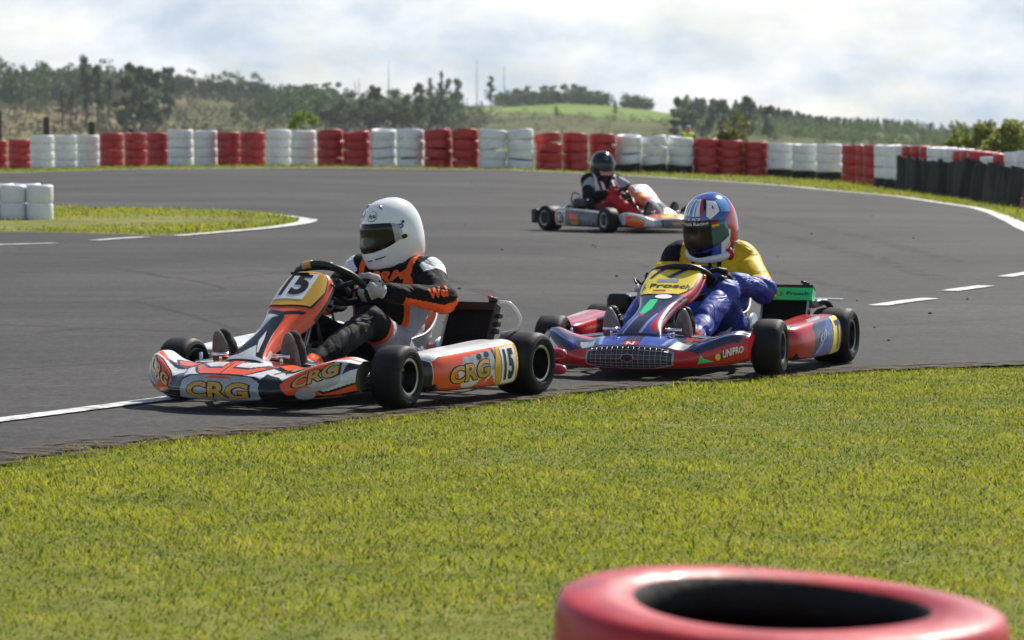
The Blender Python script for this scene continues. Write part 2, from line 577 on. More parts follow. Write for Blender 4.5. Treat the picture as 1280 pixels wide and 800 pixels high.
r1 = N.new('ShaderNodeValToRGB'); r1.color_ramp.elements[0].position = 0.36; r1.color_ramp.elements[1].position = 0.56
L.new(n1.outputs['Fac'], r1.inputs['Fac'])
n2 = N.new('ShaderNodeTexNoise'); n2.inputs['Scale'].default_value = 10; n2.inputs['Detail'].default_value = 8; n2.inputs['Roughness'].default_value = 0.55
mp2 = N.new('ShaderNodeMapping'); mp2.inputs['Location'].default_value = (3.7, 1.9, 0.4); L.new(cb.outputs[0], mp2.inputs[0]); L.new(mp2.outputs[0], n2.inputs['Vector'])
r2 = N.new('ShaderNodeValToRGB'); r2.color_ramp.elements[0].position = 0.37; r2.color_ramp.elements[1].position = 0.60
SKYW = 9.2
r2.color_ramp.elements[0].color = (SKYW * 0.60, SKYW * 0.71, SKYW * 0.84, 1); r2.color_ramp.elements[1].color = (SKYW * 1.14, SKYW * 1.15, SKYW * 1.16, 1)
L.new(n2.outputs['Fac'], r2.inputs['Fac'])
mx = N.new('ShaderNodeMix'); mx.data_type = 'RGBA'
mf = N.new('ShaderNodeMath'); mf.operation = 'MULTIPLY_ADD'; mf.inputs[1].default_value = 0.30; mf.inputs[2].default_value = 0.70
L.new(r1.outputs['Color'], mf.inputs[0]); # unseen upper sky shaped with less cloud to cut ambient light and deepen shadows
hz = N.new('ShaderNodeMapRange'); hz.inputs['From Min'].default_value = 0.04; hz.inputs['From Max'].default_value = 0.24; hz.inputs['To Min'].default_value = 1.0; hz.inputs['To Max'].default_value = 0.12
L.new(sep.outputs['Z'], hz.inputs['Value'])
mh_ = N.new('ShaderNodeMath'); mh_.operation = 'MULTIPLY'; L.new(mf.outputs[0], mh_.inputs[0]); L.new(hz.outputs[0], mh_.inputs[1])
L.new(mh_.outputs[0], mx.inputs['Factor'])
L.new(sky.outputs[0], mx.inputs['A']); L.new(r2.outputs['Color'], mx.inputs['B'])
L.new(mx.outputs['Result'], bg.inputs['Color']); bg.inputs['Strength'].default_value = 0.075
sun = bpy.data.lights.new('sun', 'SUN'); sun.energy = 5.0; sun.angle = R(0.6); sun.color = (1.0, 0.94, 0.84)
suno = bpy.data.objects.new('sun', sun); COL.objects.link(suno)
suno.rotation_euler = SUNV.to_track_quat('Z', 'Y').to_euler()
suno.location = (30, 20, 40)
vs = SC.view_settings; vs.view_transform = 'Standard'; vs.look = 'None'; vs.gamma = 1.0; vs.use_curve_mapping = False
vs.exposure = 0.52

# =================================================================== SETTING MATERIALS
def mat_asphalt():
    m = mat('asphalt', (0.05, 0.049, 0.05), rough=0.8, spec=0.16)
    nt = m.node_tree; N, L = nt.nodes, nt.links; b = N['Principled BSDF']
    tc = N.new('ShaderNodeTexCoord')
    big = N.new('ShaderNodeTexNoise'); big.inputs['Scale'].default_value = 0.25; big.inputs['Detail'].default_value = 5
    L.new(tc.outputs['Object'], big.inputs['Vector'])
    fine = N.new('ShaderNodeTexNoise'); fine.inputs['Scale'].default_value = 42; fine.inputs['Detail'].default_value = 3; fine.inputs['Roughness'].default_value = 0.8
    L.new(tc.outputs['Object'], fine.inputs['Vector'])
    # rubbered racing line streaks along the driving direction
    mpn = N.new('ShaderNodeMapping'); mpn.inputs['Rotation'].default_value = (0, 0, R(-62)); mpn.inputs['Scale'].default_value = (0.12, 2.2, 1)
    L.new(tc.outputs['Object'], mpn.inputs[0])
    st = N.new('ShaderNodeTexNoise'); st.inputs['Scale'].default_value = 1.0; st.inputs['Detail'].default_value = 6; L.new(mpn.outputs[0], st.inputs['Vector'])
    r0 = N.new('ShaderNodeValToRGB'); r0.color_ramp.elements[0].position = 0.3; r0.color_ramp.elements[1].position = 0.7
    r0.color_ramp.elements[0].color = (0.029, 0.0275, 0.0278, 1); r0.color_ramp.elements[1].color = (0.058, 0.0562, 0.0570, 1)
    L.new(big.outputs['Fac'], r0.inputs['Fac'])
    r1 = N.new('ShaderNodeValToRGB'); r1.color_ramp.elements[0].position = 0.25; r1.color_ramp.elements[1].position = 0.8
    r1.color_ramp.elements[0].color = (0.35, 0.35, 0.35, 1); r1.color_ramp.elements[1].color = (1.9, 1.88, 1.85, 1)
    L.new(fine.outputs['Fac'], r1.inputs['Fac'])
    r2 = N.new('ShaderNodeValToRGB'); r2.color_ramp.elements[0].position = 0.3; r2.color_ramp.elements[1].position = 0.65
    r2.color_ramp.elements[0].color = (0.66, 0.63, 0.62, 1); r2.color_ramp.elements[1].color = (1.15, 1.15, 1.15, 1)
    L.new(st.outputs['Fac'], r2.inputs['Fac'])
    m1 = N.new('ShaderNodeMix'); m1.data_type = 'RGBA'; m1.blend_type = 'MULTIPLY'; m1.inputs['Factor'].default_value = 1
    L.new(r0.outputs[0], m1.inputs['A']); L.new(r1.outputs[0], m1.inputs['B'])
    mid = N.new('ShaderNodeTexNoise'); mid.inputs['Scale'].default_value = 9; mid.inputs['Detail'].default_value = 7; mid.inputs['Roughness'].default_value = 0.8
    L.new(tc.outputs['Object'], mid.inputs['Vector'])
    rm = N.new('ShaderNodeValToRGB'); rm.color_ramp.elements[0].position = 0.3; rm.color_ramp.elements[1].position = 0.7
    rm.color_ramp.elements[0].color = (0.68, 0.68, 0.68, 1); rm.color_ramp.elements[1].color = (1.3, 1.29, 1.27, 1)
    L.new(mid.outputs['Fac'], rm.inputs['Fac'])
    mm_ = N.new('ShaderNodeMix'); mm_.data_type = 'RGBA'; mm_.blend_type = 'MULTIPLY'; mm_.inputs['Factor'].default_value = 1
    L.new(m1.outputs['Result'], mm_.inputs['A']); L.new(rm.outputs[0], mm_.inputs['B'])
    m2 = N.new('ShaderNodeMix'); m2.data_type = 'RGBA'; m2.blend_type = 'MULTIPLY'; m2.inputs['Factor'].default_value = 1
    L.new(mm_.outputs['Result'], m2.inputs['A']); L.new(r2.outputs[0], m2.inputs['B'])
    # hairline seams
    vo = N.new('ShaderNodeTexVoronoi'); vo.feature = 'DISTANCE_TO_EDGE'; vo.inputs['Scale'].default_value = 0.16
    wp = N.new('ShaderNodeMix'); wp.data_type = 'RGBA'; wp.blend_type = 'ADD'; wp.inputs['Factor'].default_value = 0.5
    L.new(tc.outputs['Object'], wp.inputs['A']); L.new(big.outputs['Color'], wp.inputs['B']); L.new(wp.outputs['Result'], vo.inputs['Vector'])
    rc = N.new('ShaderNodeValToRGB'); rc.color_ramp.elements[0].position = 0.0; rc.color_ramp.elements[1].position = 0.004
    rc.color_ramp.elements[0].color = (0.45, 0.45, 0.45, 1); rc.color_ramp.elements[1].color = (1, 1, 1, 1)
    L.new(vo.outputs['Distance'], rc.inputs['Fac'])
    m3 = N.new('ShaderNodeMix'); m3.data_type = 'RGBA'; m3.blend_type = 'MULTIPLY'; m3.inputs['Factor'].default_value = 1
    L.new(m2.outputs['Result'], m3.inputs['A']); L.new(rc.outputs[0], m3.inputs['B'])
    L.new(m3.outputs['Result'], b.inputs['Base Color'])
    rr = N.new('ShaderNodeMapRange'); rr.inputs['To Min'].default_value = 0.68; rr.inputs['To Max'].default_value = 0.9
    L.new(st.outputs['Fac'], rr.inputs['Value']); L.new(rr.outputs[0], b.inputs['Roughness'])
    bp = N.new('ShaderNodeBump'); bp.inputs['Strength'].default_value = 0.9; bp.inputs['Distance'].default_value = 0.006
    L.new(fine.outputs['Fac'], bp.inputs['Height']); L.new(bp.outputs[0], b.inputs['Normal'])
mat_asphalt()
mat('white_line_paint', (0.72, 0.72, 0.70), rough=0.6, dirt=(0.10, 0.10, 0.10), dirt_amt=0.85, dscale=11, bump=0.3, bscale=90)
mat('lawn_soil', (0.11, 0.12, 0.02), rough=0.9, spec=0.1, vscale=3.5, color2=(0.19, 0.19, 0.035), bump=0.8, bscale=30)
mat('verge_soil', (0.115, 0.135, 0.028), rough=0.9, spec=0.1, vscale=1.1, color2=(0.21, 0.19, 0.06), bump=0.5, bscale=14)
mat('hill_dry', (0.09, 0.10, 0.035), rough=0.95, spec=0.05, vscale=0.035, color2=(0.25, 0.19, 0.10))
mat('hill_brush', (0.055, 0.075, 0.028), rough=0.95, spec=0.05, vscale=0.03, color2=(0.15, 0.14, 0.065))
mat('meadow', (0.13, 0.20, 0.04), rough=0.95, spec=0.05, vscale=0.02, color2=(0.18, 0.24, 0.06))
def mat_leaf(name, cols, tr=0.35, scale=9.0, rough=0.6, spec=0.25):
    m = mat(name, cols[0], rough=rough, spec=spec, trans=tr)
    nt = m.node_tree; N, L = nt.nodes, nt.links; b = N['Principled BSDF']
    tc = N.new('ShaderNodeTexCoord'); n = N.new('ShaderNodeTexNoise'); n.inputs['Scale'].default_value = scale; n.inputs['Detail'].default_value = 5
    n.inputs['Roughness'].default_value = 0.7
    L.new(tc.outputs['Object'], n.inputs['Vector'])
    rp = N.new('ShaderNodeValToRGB'); k = len(cols)
    rp.color_ramp.elements[0].position = 0.3; rp.color_ramp.elements[1].position = 0.7
    for i in range(k - 2): rp.color_ramp.elements.new(0.3 + 0.4 * (i + 1) / (k - 1))
    for i in range(k): rp.color_ramp.elements[i].color = (*cols[i], 1)
    L.new(n.outputs['Fac'], rp.inputs['Fac']); L.new(rp.outputs[0], b.inputs['Base Color'])
    for nd in N:
        if nd.type == 'BSDF_TRANSLUCENT': L.new(rp.outputs[0], nd.inputs['Color'])
    return m
def blade_mat(name):
    """blade colour from a per-blade colour attribute (green, yellowish or dead straw)"""
    m = mat(name, (0.1, 0.15, 0.02), rough=0.6, spec=0.2, trans=0.5)
    nt = m.node_tree; N, L = nt.nodes, nt.links
    a = N.new('ShaderNodeAttribute'); a.attribute_name = 'blade_colour'
    L.new(a.outputs['Color'], N['Principled BSDF'].inputs['Base Color'])
    for nd in N:
        if nd.type == 'BSDF_TRANSLUCENT': L.new(a.outputs['Color'], nd.inputs['Color'])
blade_mat('grass_blades')
mat('tyre_white', (0.74, 0.755, 0.775), rough=0.42, spec=0.45, var=0.05, vscale=5, dirt=(0.28, 0.26, 0.24), dirt_amt=0.12, dscale=6, bump=0.25, bscale=18)
mat('tyre_red', (0.40, 0.006, 0.010), rough=0.38, spec=0.5, var=0.15, vscale=5, dirt=(0.10, 0.012, 0.012), dirt_amt=0.25, dscale=7, bump=0.25, bscale=18)
mat('tyre_red_gloss', (0.40, 0.006, 0.013), rough=0.5, spec=0.45, var=0.2, vscale=6, coat=0.12, bump=0.2, bscale=25, rvar=.12, dirt=(0.22, 0.03, 0.03), dirt_amt=.3, dscale=14)
mat('tyre_bare', (0.012, 0.012, 0.012), rough=0.7, spec=0.2, var=0.4, vscale=8, bump=0.3)
mat('rubber_belt', (0.026, 0.0255, 0.025), rough=0.75, spec=0.2, var=0.35, vscale=3, bump=0.3, bscale=20, stretch=(1, 1, 0.25), dirt=(0.085, 0.08, 0.075), dirt_amt=0.5, dscale=2.2)
for nm_, c_ in (('rubber_belt_worn', .048), ('rubber_belt_dark', .015)): mat(nm_, (c_, c_ * .98, c_ * .95), rough=.8, spec=.2, var=.4, vscale=3, bump=.3, bscale=20, stretch=(1, 1, .25), dirt=(.10, .095, .09), dirt_amt=.35, dscale=2.2)
mat('wood_post', (0.05, 0.042, 0.035), rough=0.9, var=0.4, vscale=20, stretch=(1, 1, 0.1), bump=0.5)
mat('bark', (0.06, 0.05, 0.04), rough=0.9, var=0.3)
mat('bark_pale', (0.16, 0.14, 0.12), rough=0.9, var=0.3)

# =================================================================== GROUND
def sheet(name, X, Y, Z, mats, mi=None):
    nu, nv = X.shape
    V = np.stack([X, Y, Z], -1).reshape(-1, 3)
    i, j = np.meshgrid(np.arange(nu - 1), np.arange(nv - 1), indexing='ij')
    a = i * nv + j
    F = np.stack([a, a + nv, a + nv + 1, a + 1], -1).reshape(-1, 4)
    me = raw_mesh(name, V, F, mats, mi)
    o = obj(name, me)
    return o
yl = np.concatenate([np.arange(-40, 0, 8), np.arange(0, 110, 1.0), np.arange(110, 260, 5), np.arange(260, 900, 8), np.arange(900, 1260, 40)])
xl = np.concatenate([np.linspace(-900, -60, 60, endpoint=False), np.linspace(-60, -20, 40, endpoint=False), np.linspace(-20, 20, 80, endpoint=False), np.linspace(20, 60, 40, endpoint=False), np.linspace(60, 900, 61)])
GX, GY = np.meshgrid(xl, yl, indexing='ij')
GZ = gz(GX, GY)
cx = 0.25 * (GX[1:, 1:] + GX[:-1, 1:] + GX[1:, :-1] + GX[:-1, :-1]); cy = 0.25 * (GY[1:, 1:] + GY[:-1, 1:] + GY[1:, :-1] + GY[:-1, :-1])
ywc = np.interp(cx, WX, WY)
mi = np.where(cy < 26, 0, np.where(cy < ywc + 15, 1, np.where(cx < -0.0946 * cy + 6 * np.sin(cy * .05), 2, 3)))
mea = (cy > 690 + 8 * np.sin(cx * .08)) & (cy < 880) & (cx > -22) & (cx < 40 + 3 * np.sin(cy * .1))
mi[mea] = 4
tag(sheet('ground', GX, GY, GZ, ['lawn_soil', 'verge_soil', 'hill_dry', 'hill_brush', 'meadow'], mi.ravel()), kind='structure')

NEARP = [(-900, 690), (-400, 622), (0, 579), (160, 556), (320, 541), (480, 521), (640, 501), (800, 486), (960, 473), (1120, 464), (1280, 458), (1700, 448), (2300, 442)]
FARP = [(-900, 224), (-150, 219.5), (0, 217), (200, 212), (400, 210.5), (640, 213.5), (780, 220), (860, 225), (960, 231.5), (1040, 239), (1125, 247), (1199, 258), (1227, 263), (1261, 276), (1280, 286), (1310, 300), (1345, 325)]
def gpath(pts, n):
    P = np.array([at(*p)[:2] for p in pts])
    return crom(P, np.linspace(0, len(P) - 1, n))
nearE = gpath(NEARP, 120); farE = gpath(FARP, 120)
# asphalt: rows between the near and the far edge
tt = np.linspace(0, 1, 70)
def along(P, n):
    s = np.concatenate([[0], np.cumsum(np.linalg.norm(np.diff(P, axis=0), axis=1))]); q = np.linspace(0, s[-1], n)
    return np.stack([np.interp(q, s, P[:, k]) for k in range(2)], 1)
A1 = along(nearE, 120); A2 = along(farE, 120)
jit = 0.02 * np.sin(np.arange(120) * 1.7) + 0.02 * rng.normal(size=120)
A1j = A1.copy(); A1j[:, 1] += jit
AX = A1j[:, None, 0] * (1 - tt) + A2[:, None, 0] * tt; AY = A1j[:, None, 1] * (1 - tt) + A2[:, None, 1] * tt
tag(sheet('track', AX, AY, gz(AX, AY) + 0.012, ['asphalt']), kind='structure')

def ribbon(name, P, w0, z, m, w1=None, side=0.0, wob=0.0):
    P = np.asarray(P); T = np.gradient(P, axis=0); T /= np.linalg.norm(T, axis=1, keepdims=True)
    nn = np.stack([-T[:, 1], T[:, 0]], 1)
    w = np.linspace(w0, w1 if w1 is not None else w0, len(P))[:, None]
    if wob: w = w * (1 + wob * rng.normal(size=w.shape))
    a = P - nn * w * (0.5 - side); b = P + nn * w * (0.5 + side)
    X = np.stack([a[:, 0], b[:, 0]], 1); Y = np.stack([a[:, 1], b[:, 1]], 1)
    return tag(sheet(name, X, Y, gz(X, Y) + z, [m]), kind='structure')
ribbon('track_line', farE[:118], 0.20, 0.018, 'white_line_paint', wob=0.05)
ribbon('track_line', gpath([(-200, 556), (0, 530), (145, 511), (290, 492), (330, 487)], 50), 0.115, 0.018, 'white_line_paint')
for p in ([(1097, 385), (1130, 380), (1163, 376)], [(1187, 366.5), (1210, 363), (1233, 360)], [(1256, 348.5), (1280, 344.5), (1310, 340)],
          [(-60, 311), (0, 308), (70, 306)], [(118, 302.5), (150, 300), (183, 298)]):
    ribbon('track_line', gpath(p, 12), 0.13, 0.018, 'white_line_paint')
# island of grass on the left, with its painted edge
isl = [(-260, 268), (0, 264), (68, 263.5), (200, 265.5), (300, 268.5), (352, 273), (372, 277), (366, 280.5), (330, 285.5), (280, 290), (215, 295.5), (150, 294), (60, 292), (0, 291), (-260, 296)]
IP = np.array([at(*p)[:2] for p in isl])
ic = IP.mean(0)
ki = 40
PP = crom(IP, np.linspace(0, len(IP), 160, endpoint=False), closed=True)
rad = np.linspace(0, 1, 12)
X = IP[:, 0].mean() + (PP[:, None, 0] - ic[0]) * rad; Y = ic[1] + (PP[:, None, 1] - ic[1]) * rad
X = np.concatenate([X, X[:1]]); Y = np.concatenate([Y, Y[:1]])
tag(sheet('island_ground', X, Y, gz(X, Y) + 0.012 + 0.03 * np.sqrt(np.maximum(0, 1 - rad ** 4))[None, :], ['verge_soil']), kind='structure')
edge = gpath([(-260, 267), (0, 263.2), (68, 262.6), (200, 264.5), (300, 267.5), (350, 271), (380, 275), (384, 278.5), (368, 282.5), (330, 287.5), (280, 292), (222, 297)], 120)
ribbon('track_line', edge[:70], 0.11, 0.020, 'white_line_paint')
ribbon('track_line', edge[68:], 0.22, 0.021, 'white_line_paint', w1=0.13)

# =================================================================== GRASS
def blades(name, XY, hmin, hmax, wid, zoff, label=None, lean=1.25, patch=1.3, seed=1):
    r = np.random.default_rng(seed); n = len(XY)
    X, Y = XY[:, 0], XY[:, 1]; Z = gz(X, Y) + zoff
    pn = fbm(np.stack([X, Y, 0 * X], 1), patch, seed) ; pn2 = fbm(np.stack([X, Y, 0 * X], 1), patch * 4.3, seed + 5); pn3 = fbm(np.stack([X, Y, 0 * X], 1), patch * 17, seed + 8)
    h = (hmin + (hmax - hmin) * r.random(n) ** 1.6) * (1 + 0.5 * pn + 0.3 * pn2 + .3 * pn3)
    a = r.random(n) * 2 * PI; b = r.random(n) * 2 * PI
    w = wid * (0.7 + 0.6 * r.random(n))
    ux, uy = np.cos(a) * w / 2, np.sin(a) * w / 2
    ln = lean * h * (0.3 + r.random(n))
    lx, ly = np.cos(b) * ln, np.sin(b) * ln
    V = np.zeros((n, 5, 3))
    V[:, 0] = np.stack([X - ux, Y - uy, Z], 1); V[:, 1] = np.stack([X + ux, Y + uy, Z], 1)
    V[:, 2] = np.stack([X + ux * .8 + lx * .35, Y + uy * .8 + ly * .35, Z + h * .6], 1)
    V[:, 3] = np.stack([X - ux * .8 + lx * .35, Y - uy * .8 + ly * .35, Z + h * .6], 1)
    V[:, 4] = np.stack([X + lx, Y + ly, Z + h], 1)
    k = np.arange(n)[:, None] * 5
    F = np.concatenate([k + np.array([[0, 1, 2]]), k + np.array([[0, 2, 3]]), k + np.array([[3, 2, 4]])])
    me = raw_mesh(name, V.reshape(-1, 3), F, ['grass_blades'], smooth=False)
    g1 = np.array([0.16, 0.23, 0.017]); g2 = np.array([0.37, 0.385, 0.028]); g3 = np.array([0.42, 0.33, 0.11]); g4 = np.array([0.045, 0.08, 0.012])
    t = np.clip(0.5 + 0.55 * pn + 0.5 * pn2 + .45 * pn3 + 0.2 * r.normal(size=n), 0, 1)[:, None]
    c = g1 * (1 - t) + g2 * t
    dead = (r.random(n) < 0.05 + 0.4 * np.clip(pn2 * pn3 - .05, 0, 1) + .2 * np.clip(pn3 - .35, 0, 1)); c[dead] = g3 * (0.7 + 0.6 * r.random((dead.sum(), 1)))
    dk = r.random(n) < 0.10 + .3 * np.clip(-pn3 - .15, 0, 1); c[dk] = g4
    ca = me.color_attributes.new('blade_colour', 'FLOAT_COLOR', 'POINT')
    cc = np.ones((n, 5, 4), np.float32); cc[:, :, :3] = c[:, None, :]
    ca.data.foreach_set('color', cc.ravel())
    o = obj(name, me); tag(o, label=label, cat='grass', kind='stuff')
    return o
# near lawn
def near_edge_y(x): return np.interp(x, A1[:, 0], A1[:, 1])
def scatter(n, x0, x1, y0, y1, r):
    return np.stack([x0 + (x1 - x0) * r.random(n), y0 + (y1 - y0) * r.random(n)], 1)
r = np.random.default_rng(3)
Q = scatter(1250000, -6.2, 6.2, 5.0, 21.5, r)
fr = np.abs(Q[:, 0]) < 0.16 * Q[:, 1] + 2.2
ed = near_edge_y(Q[:, 0]) + 0.05 * np.sin(Q[:, 0] * 7.0) + 0.03 * np.sin(Q[:, 0] * 19 + 1) + 0.03 * r.normal(size=len(Q))
dn = np.clip((Q[:, 1] - 4) / 6, 0.35, 1) * np.where(np.abs(Q[:, 0]) < .15 * Q[:, 1] + .4, 1, .6)
Q = Q[fr & (Q[:, 1] < ed - 0.0) & (r.random(len(Q)) < dn)]
blades('lawn_grass', Q, 0.006, 0.020, 0.0042, 0.0, 'mown green lawn in the foreground beside the track')
# island
Q = scatter(60000, IP[:, 0].min(), IP[:, 0].max(), IP[:, 1].min(), IP[:, 1].max(), r)
Q = Q[inpoly(Q[:, 0], Q[:, 1], [tuple(p) for p in PP]) & (Q[:, 0] > -9.5)]
blades('island_grass', Q[:38000], 0.015, 0.055, 0.012, 0.02, 'grass on the small island inside the bend', patch=0.9, seed=4)
# verge between the far track line and the tyre barrier
Q = scatter(150000, -22, 12, 44, 99, r)
fy = np.interp(Q[:, 0], farE[:, 0], farE[:, 1], left=1e9, right=1e9)
yw = np.interp(Q[:, 0], WX, WY)
okv = (Q[:, 1] < yw + 1.0) & (np.abs(Q[:, 0]) < 0.15 * Q[:, 1] + 2)
fE = np.concatenate([farE, [[farE[-1, 0] + 30, farE[-1, 1]], [40, 120], [-60, 120]]])
okv &= inpoly(Q[:, 0], Q[:, 1], [tuple(p) for p in fE])
dist = np.min(np.linalg.norm(Q[:, None, :] - farE[None, ::2, :], axis=2), axis=1)
okv &= dist > 0.16
blades('verge_grass', Q[okv], 0.025, 0.075, 0.016, 0.0, 'short grass verge in front of the far tyre barrier', patch=0.5, seed=9)
# rubber crumbs lying on the track
mb = MB(); mats_c = 'tyre_bare'
for k in range(40):
    px, py = random.uniform(380, 1250), random.uniform(235, 440)
    p = at(px, py)
    if p is None or p[1] > 60: continue
    s_ = random.uniform(0.004, 0.010)
    mb.ball((p[0], p[1], p[2] + 0.012 + s_ * 0.5), (s_ * 1.5, s_, s_ * 0.7), mats_c, 6, 4)
tag(mb.build('rubber_crumbs'), 'scattered black rubber crumbs on the track surface', 'rubber crumbs', kind='stuff')

# faint rubber marks and the crumbled soil along the lawn, both worn through by noise
def worn_mat(name, col, lo, hi, scale, stretch=(1, 1, 1)):
    m = mat(name, col, rough=.85, spec=.15)
    nt = m.node_tree; N, L = nt.nodes, nt.links
    tc = N.new('ShaderNodeTexCoord'); mp = N.new('ShaderNodeMapping'); mp.inputs['Scale'].default_value = stretch; L.new(tc.outputs['Object'], mp.inputs[0])
    n = N.new('ShaderNodeTexNoise'); n.inputs['Scale'].default_value = scale; n.inputs['Detail'].default_value = 6; n.inputs['Roughness'].default_value = .75; L.new(mp.outputs[0], n.inputs['Vector'])
    rp = N.new('ShaderNodeMapRange'); rp.inputs['From Min'].default_value = lo; rp.inputs['From Max'].default_value = hi; L.new(n.outputs['Fac'], rp.inputs['Value'])
    L.new(rp.outputs[0], N['Principled BSDF'].inputs['Alpha'])
worn_mat('rubber_mark', (0.016, 0.015, 0.015), .47, 1.1, 3.0)
worn_mat('edge_soil', (0.085, 0.066, 0.040), .46, .60, 9.0)
for pts, w_ in (([(-40, 330), (200, 322), (420, 330), (560, 352), (640, 385)], .14), ([(-40, 345), (200, 338), (400, 346), (540, 368), (610, 402)], .14), ([(520, 300), (700, 305), (900, 330), (1100, 372)], .15), ([(500, 315), (700, 322), (880, 348), (1060, 395)], .15),
               ([(300, 232), (560, 236), (800, 252), (1000, 282), (1200, 330)], .2), ([(260, 240), (560, 246), (800, 264), (980, 296), (1180, 352)], .2), ([(40, 420), (200, 405), (380, 396), (560, 392)], .12)):
    ribbon('tyre_mark', gpath(pts, 60), w_, 0.016, 'rubber_mark')
ribbon('edge_soil', np.stack([A1[:, 0], A1[:, 1] + .06], 1), .34, 0.0165, 'edge_soil')
# =================================================================== TYRE BARRIERS
def tyre_mesh(name, m, seed, R0=0.30, H0=0.20, hole=0.195, n=44, proud=False):
    mb = MB(); s = R0 / 0.30; q = H0 / 0.20; hs = hole
    zi = .184 if not proud else .194
    prof = [(hs, .045 * q), (hs + .012, .016 * q), (.235 * s, .003 * q), (.282 * s, .003 * q), (.295 * s, .009 * q), (.2998 * s, .024 * q), (.3015 * s, .10 * q), (.2998 * s, .176 * q),
            (.295 * s, .190 * q), (.282 * s, .197 * q), ((.235 if not proud else .245) * s, .197 * q if not proud else .201 * q), (hs + .012, zi * q), (hs, .155 * q), (hs + .015, .135 * q), (.268 * s, .135 * q), (.274 * s, .10 * q), (.268 * s, .065 * q), (hs + .015, .065 * q)]
    mb.lathe(prof, (0, 0, 0), (0, 0, 1), [m] * (len(prof) - 7) + [m if not proud else 'tyre_bare'] + ['tyre_bare'] * 5 + [m], n, closed=True)
    r = np.random.default_rng(seed)
    V = np.array(mb.v); th = np.arctan2(V[:, 1], V[:, 0])
    d = 1 + sum(r.normal() * 0.0035 * np.cos(k * th + r.uniform(0, 6)) for k in (2, 3, 4))
    V[:, 0] *= d; V[:, 1] *= d
    V[:, 2] += 0.004 * np.sin(2 * th + r.uniform(0, 6)) * (V[:, 2] / .2)
    me = raw_mesh(name, V, mb.f, mb.mats, mb.m); return me
TM = {c: [tyre_mesh('tyre', m, k + 10 * ord(c)) for k in range(3)] for c, m in (('W', 'tyre_white'), ('R', 'tyre_red'), ('B', 'tyre_bare'))}
ORD = ['zeroth', 'first', 'second', 'third', 'fourth', 'fifth', 'sixth', 'seventh', 'eighth', 'ninth', 'tenth', 'eleventh', 'twelfth']
CN = {'W': 'white', 'R': 'red'}
DPX = [-60, 0, 200, 300, 400, 640, 760, 860, 960, 1040, 1090, 1130, 1200, 1280, 1400]
DD = [99, 97, 89, 88, 85, 83, 85, 86, 86, 84, 80.5, 76.5, 71.5, 66, 57]
# (left px, right px, colour, top py, belted)
ST = [(-46, -18, 'R', 175), (-17, 10, 'R', 175), (11, 39, 'R', 174), (39, 68, 'W', 169), (69, 97, 'W', 169), (97, 125, 'W', 169), (125, 155, 'R', 166), (156, 184, 'R', 166), (184, 211, 'R', 166), (210, 242, 'W', 162), (243, 272, 'W', 163),
      (272, 301, 'R', 165), (301, 332, 'R', 165), (333, 364, 'W', 162), (365, 396, 'W', 163), (397, 430, 'R', 163), (430, 463, 'R', 164), (464, 496, 'W', 162), (497, 530, 'W', 162), (531, 565, 'R', 162), (566, 599, 'R', 162),
      (599, 633, 'W', 162), (634, 667, 'W', 162), (669, 702, 'R', 166), (703, 735, 'R', 167), (736, 769, 'R', 168), (769, 801, 'W', 169), (801, 833, 'W', 170), (833, 865, 'W', 171), (866, 898, 'R', 173), (897, 929, 'R', 175),
      (929, 960, 'R', 177), (959, 991, 'W', 179), (990, 1021, 'W', 180), (1020, 1052, 'W', 180), (1052, 1083, 'R', 181), (1069, 1102, 'R', 181), (1079, 1113, 'R', 181), (1092, 1127, 'W', 181), (1105, 1141, 'W', 181.5), (1117, 1153, 'W', 182)]
BELT = [(1126, 'R', 182), (1138, 'R', 182.5), (1148, 'R', 183), (1158, 'W', 184), (1169, 'W', 185), (1178, 'W', 186), (1190, 'R', 188), (1199, 'R', 189), (1208, 'R', 190), (1224, 'W', 196), (1240, 'R', 192), (1255, 'W', 190), (1270, 'W', 189), (1287, 'R', 188), (1304, 'R', 187)]
for l, c, t in BELT:
    d = np.interp(l + 20, DPX, DD); ST.append((l, l + 0.62 * FPX / d, c, t))
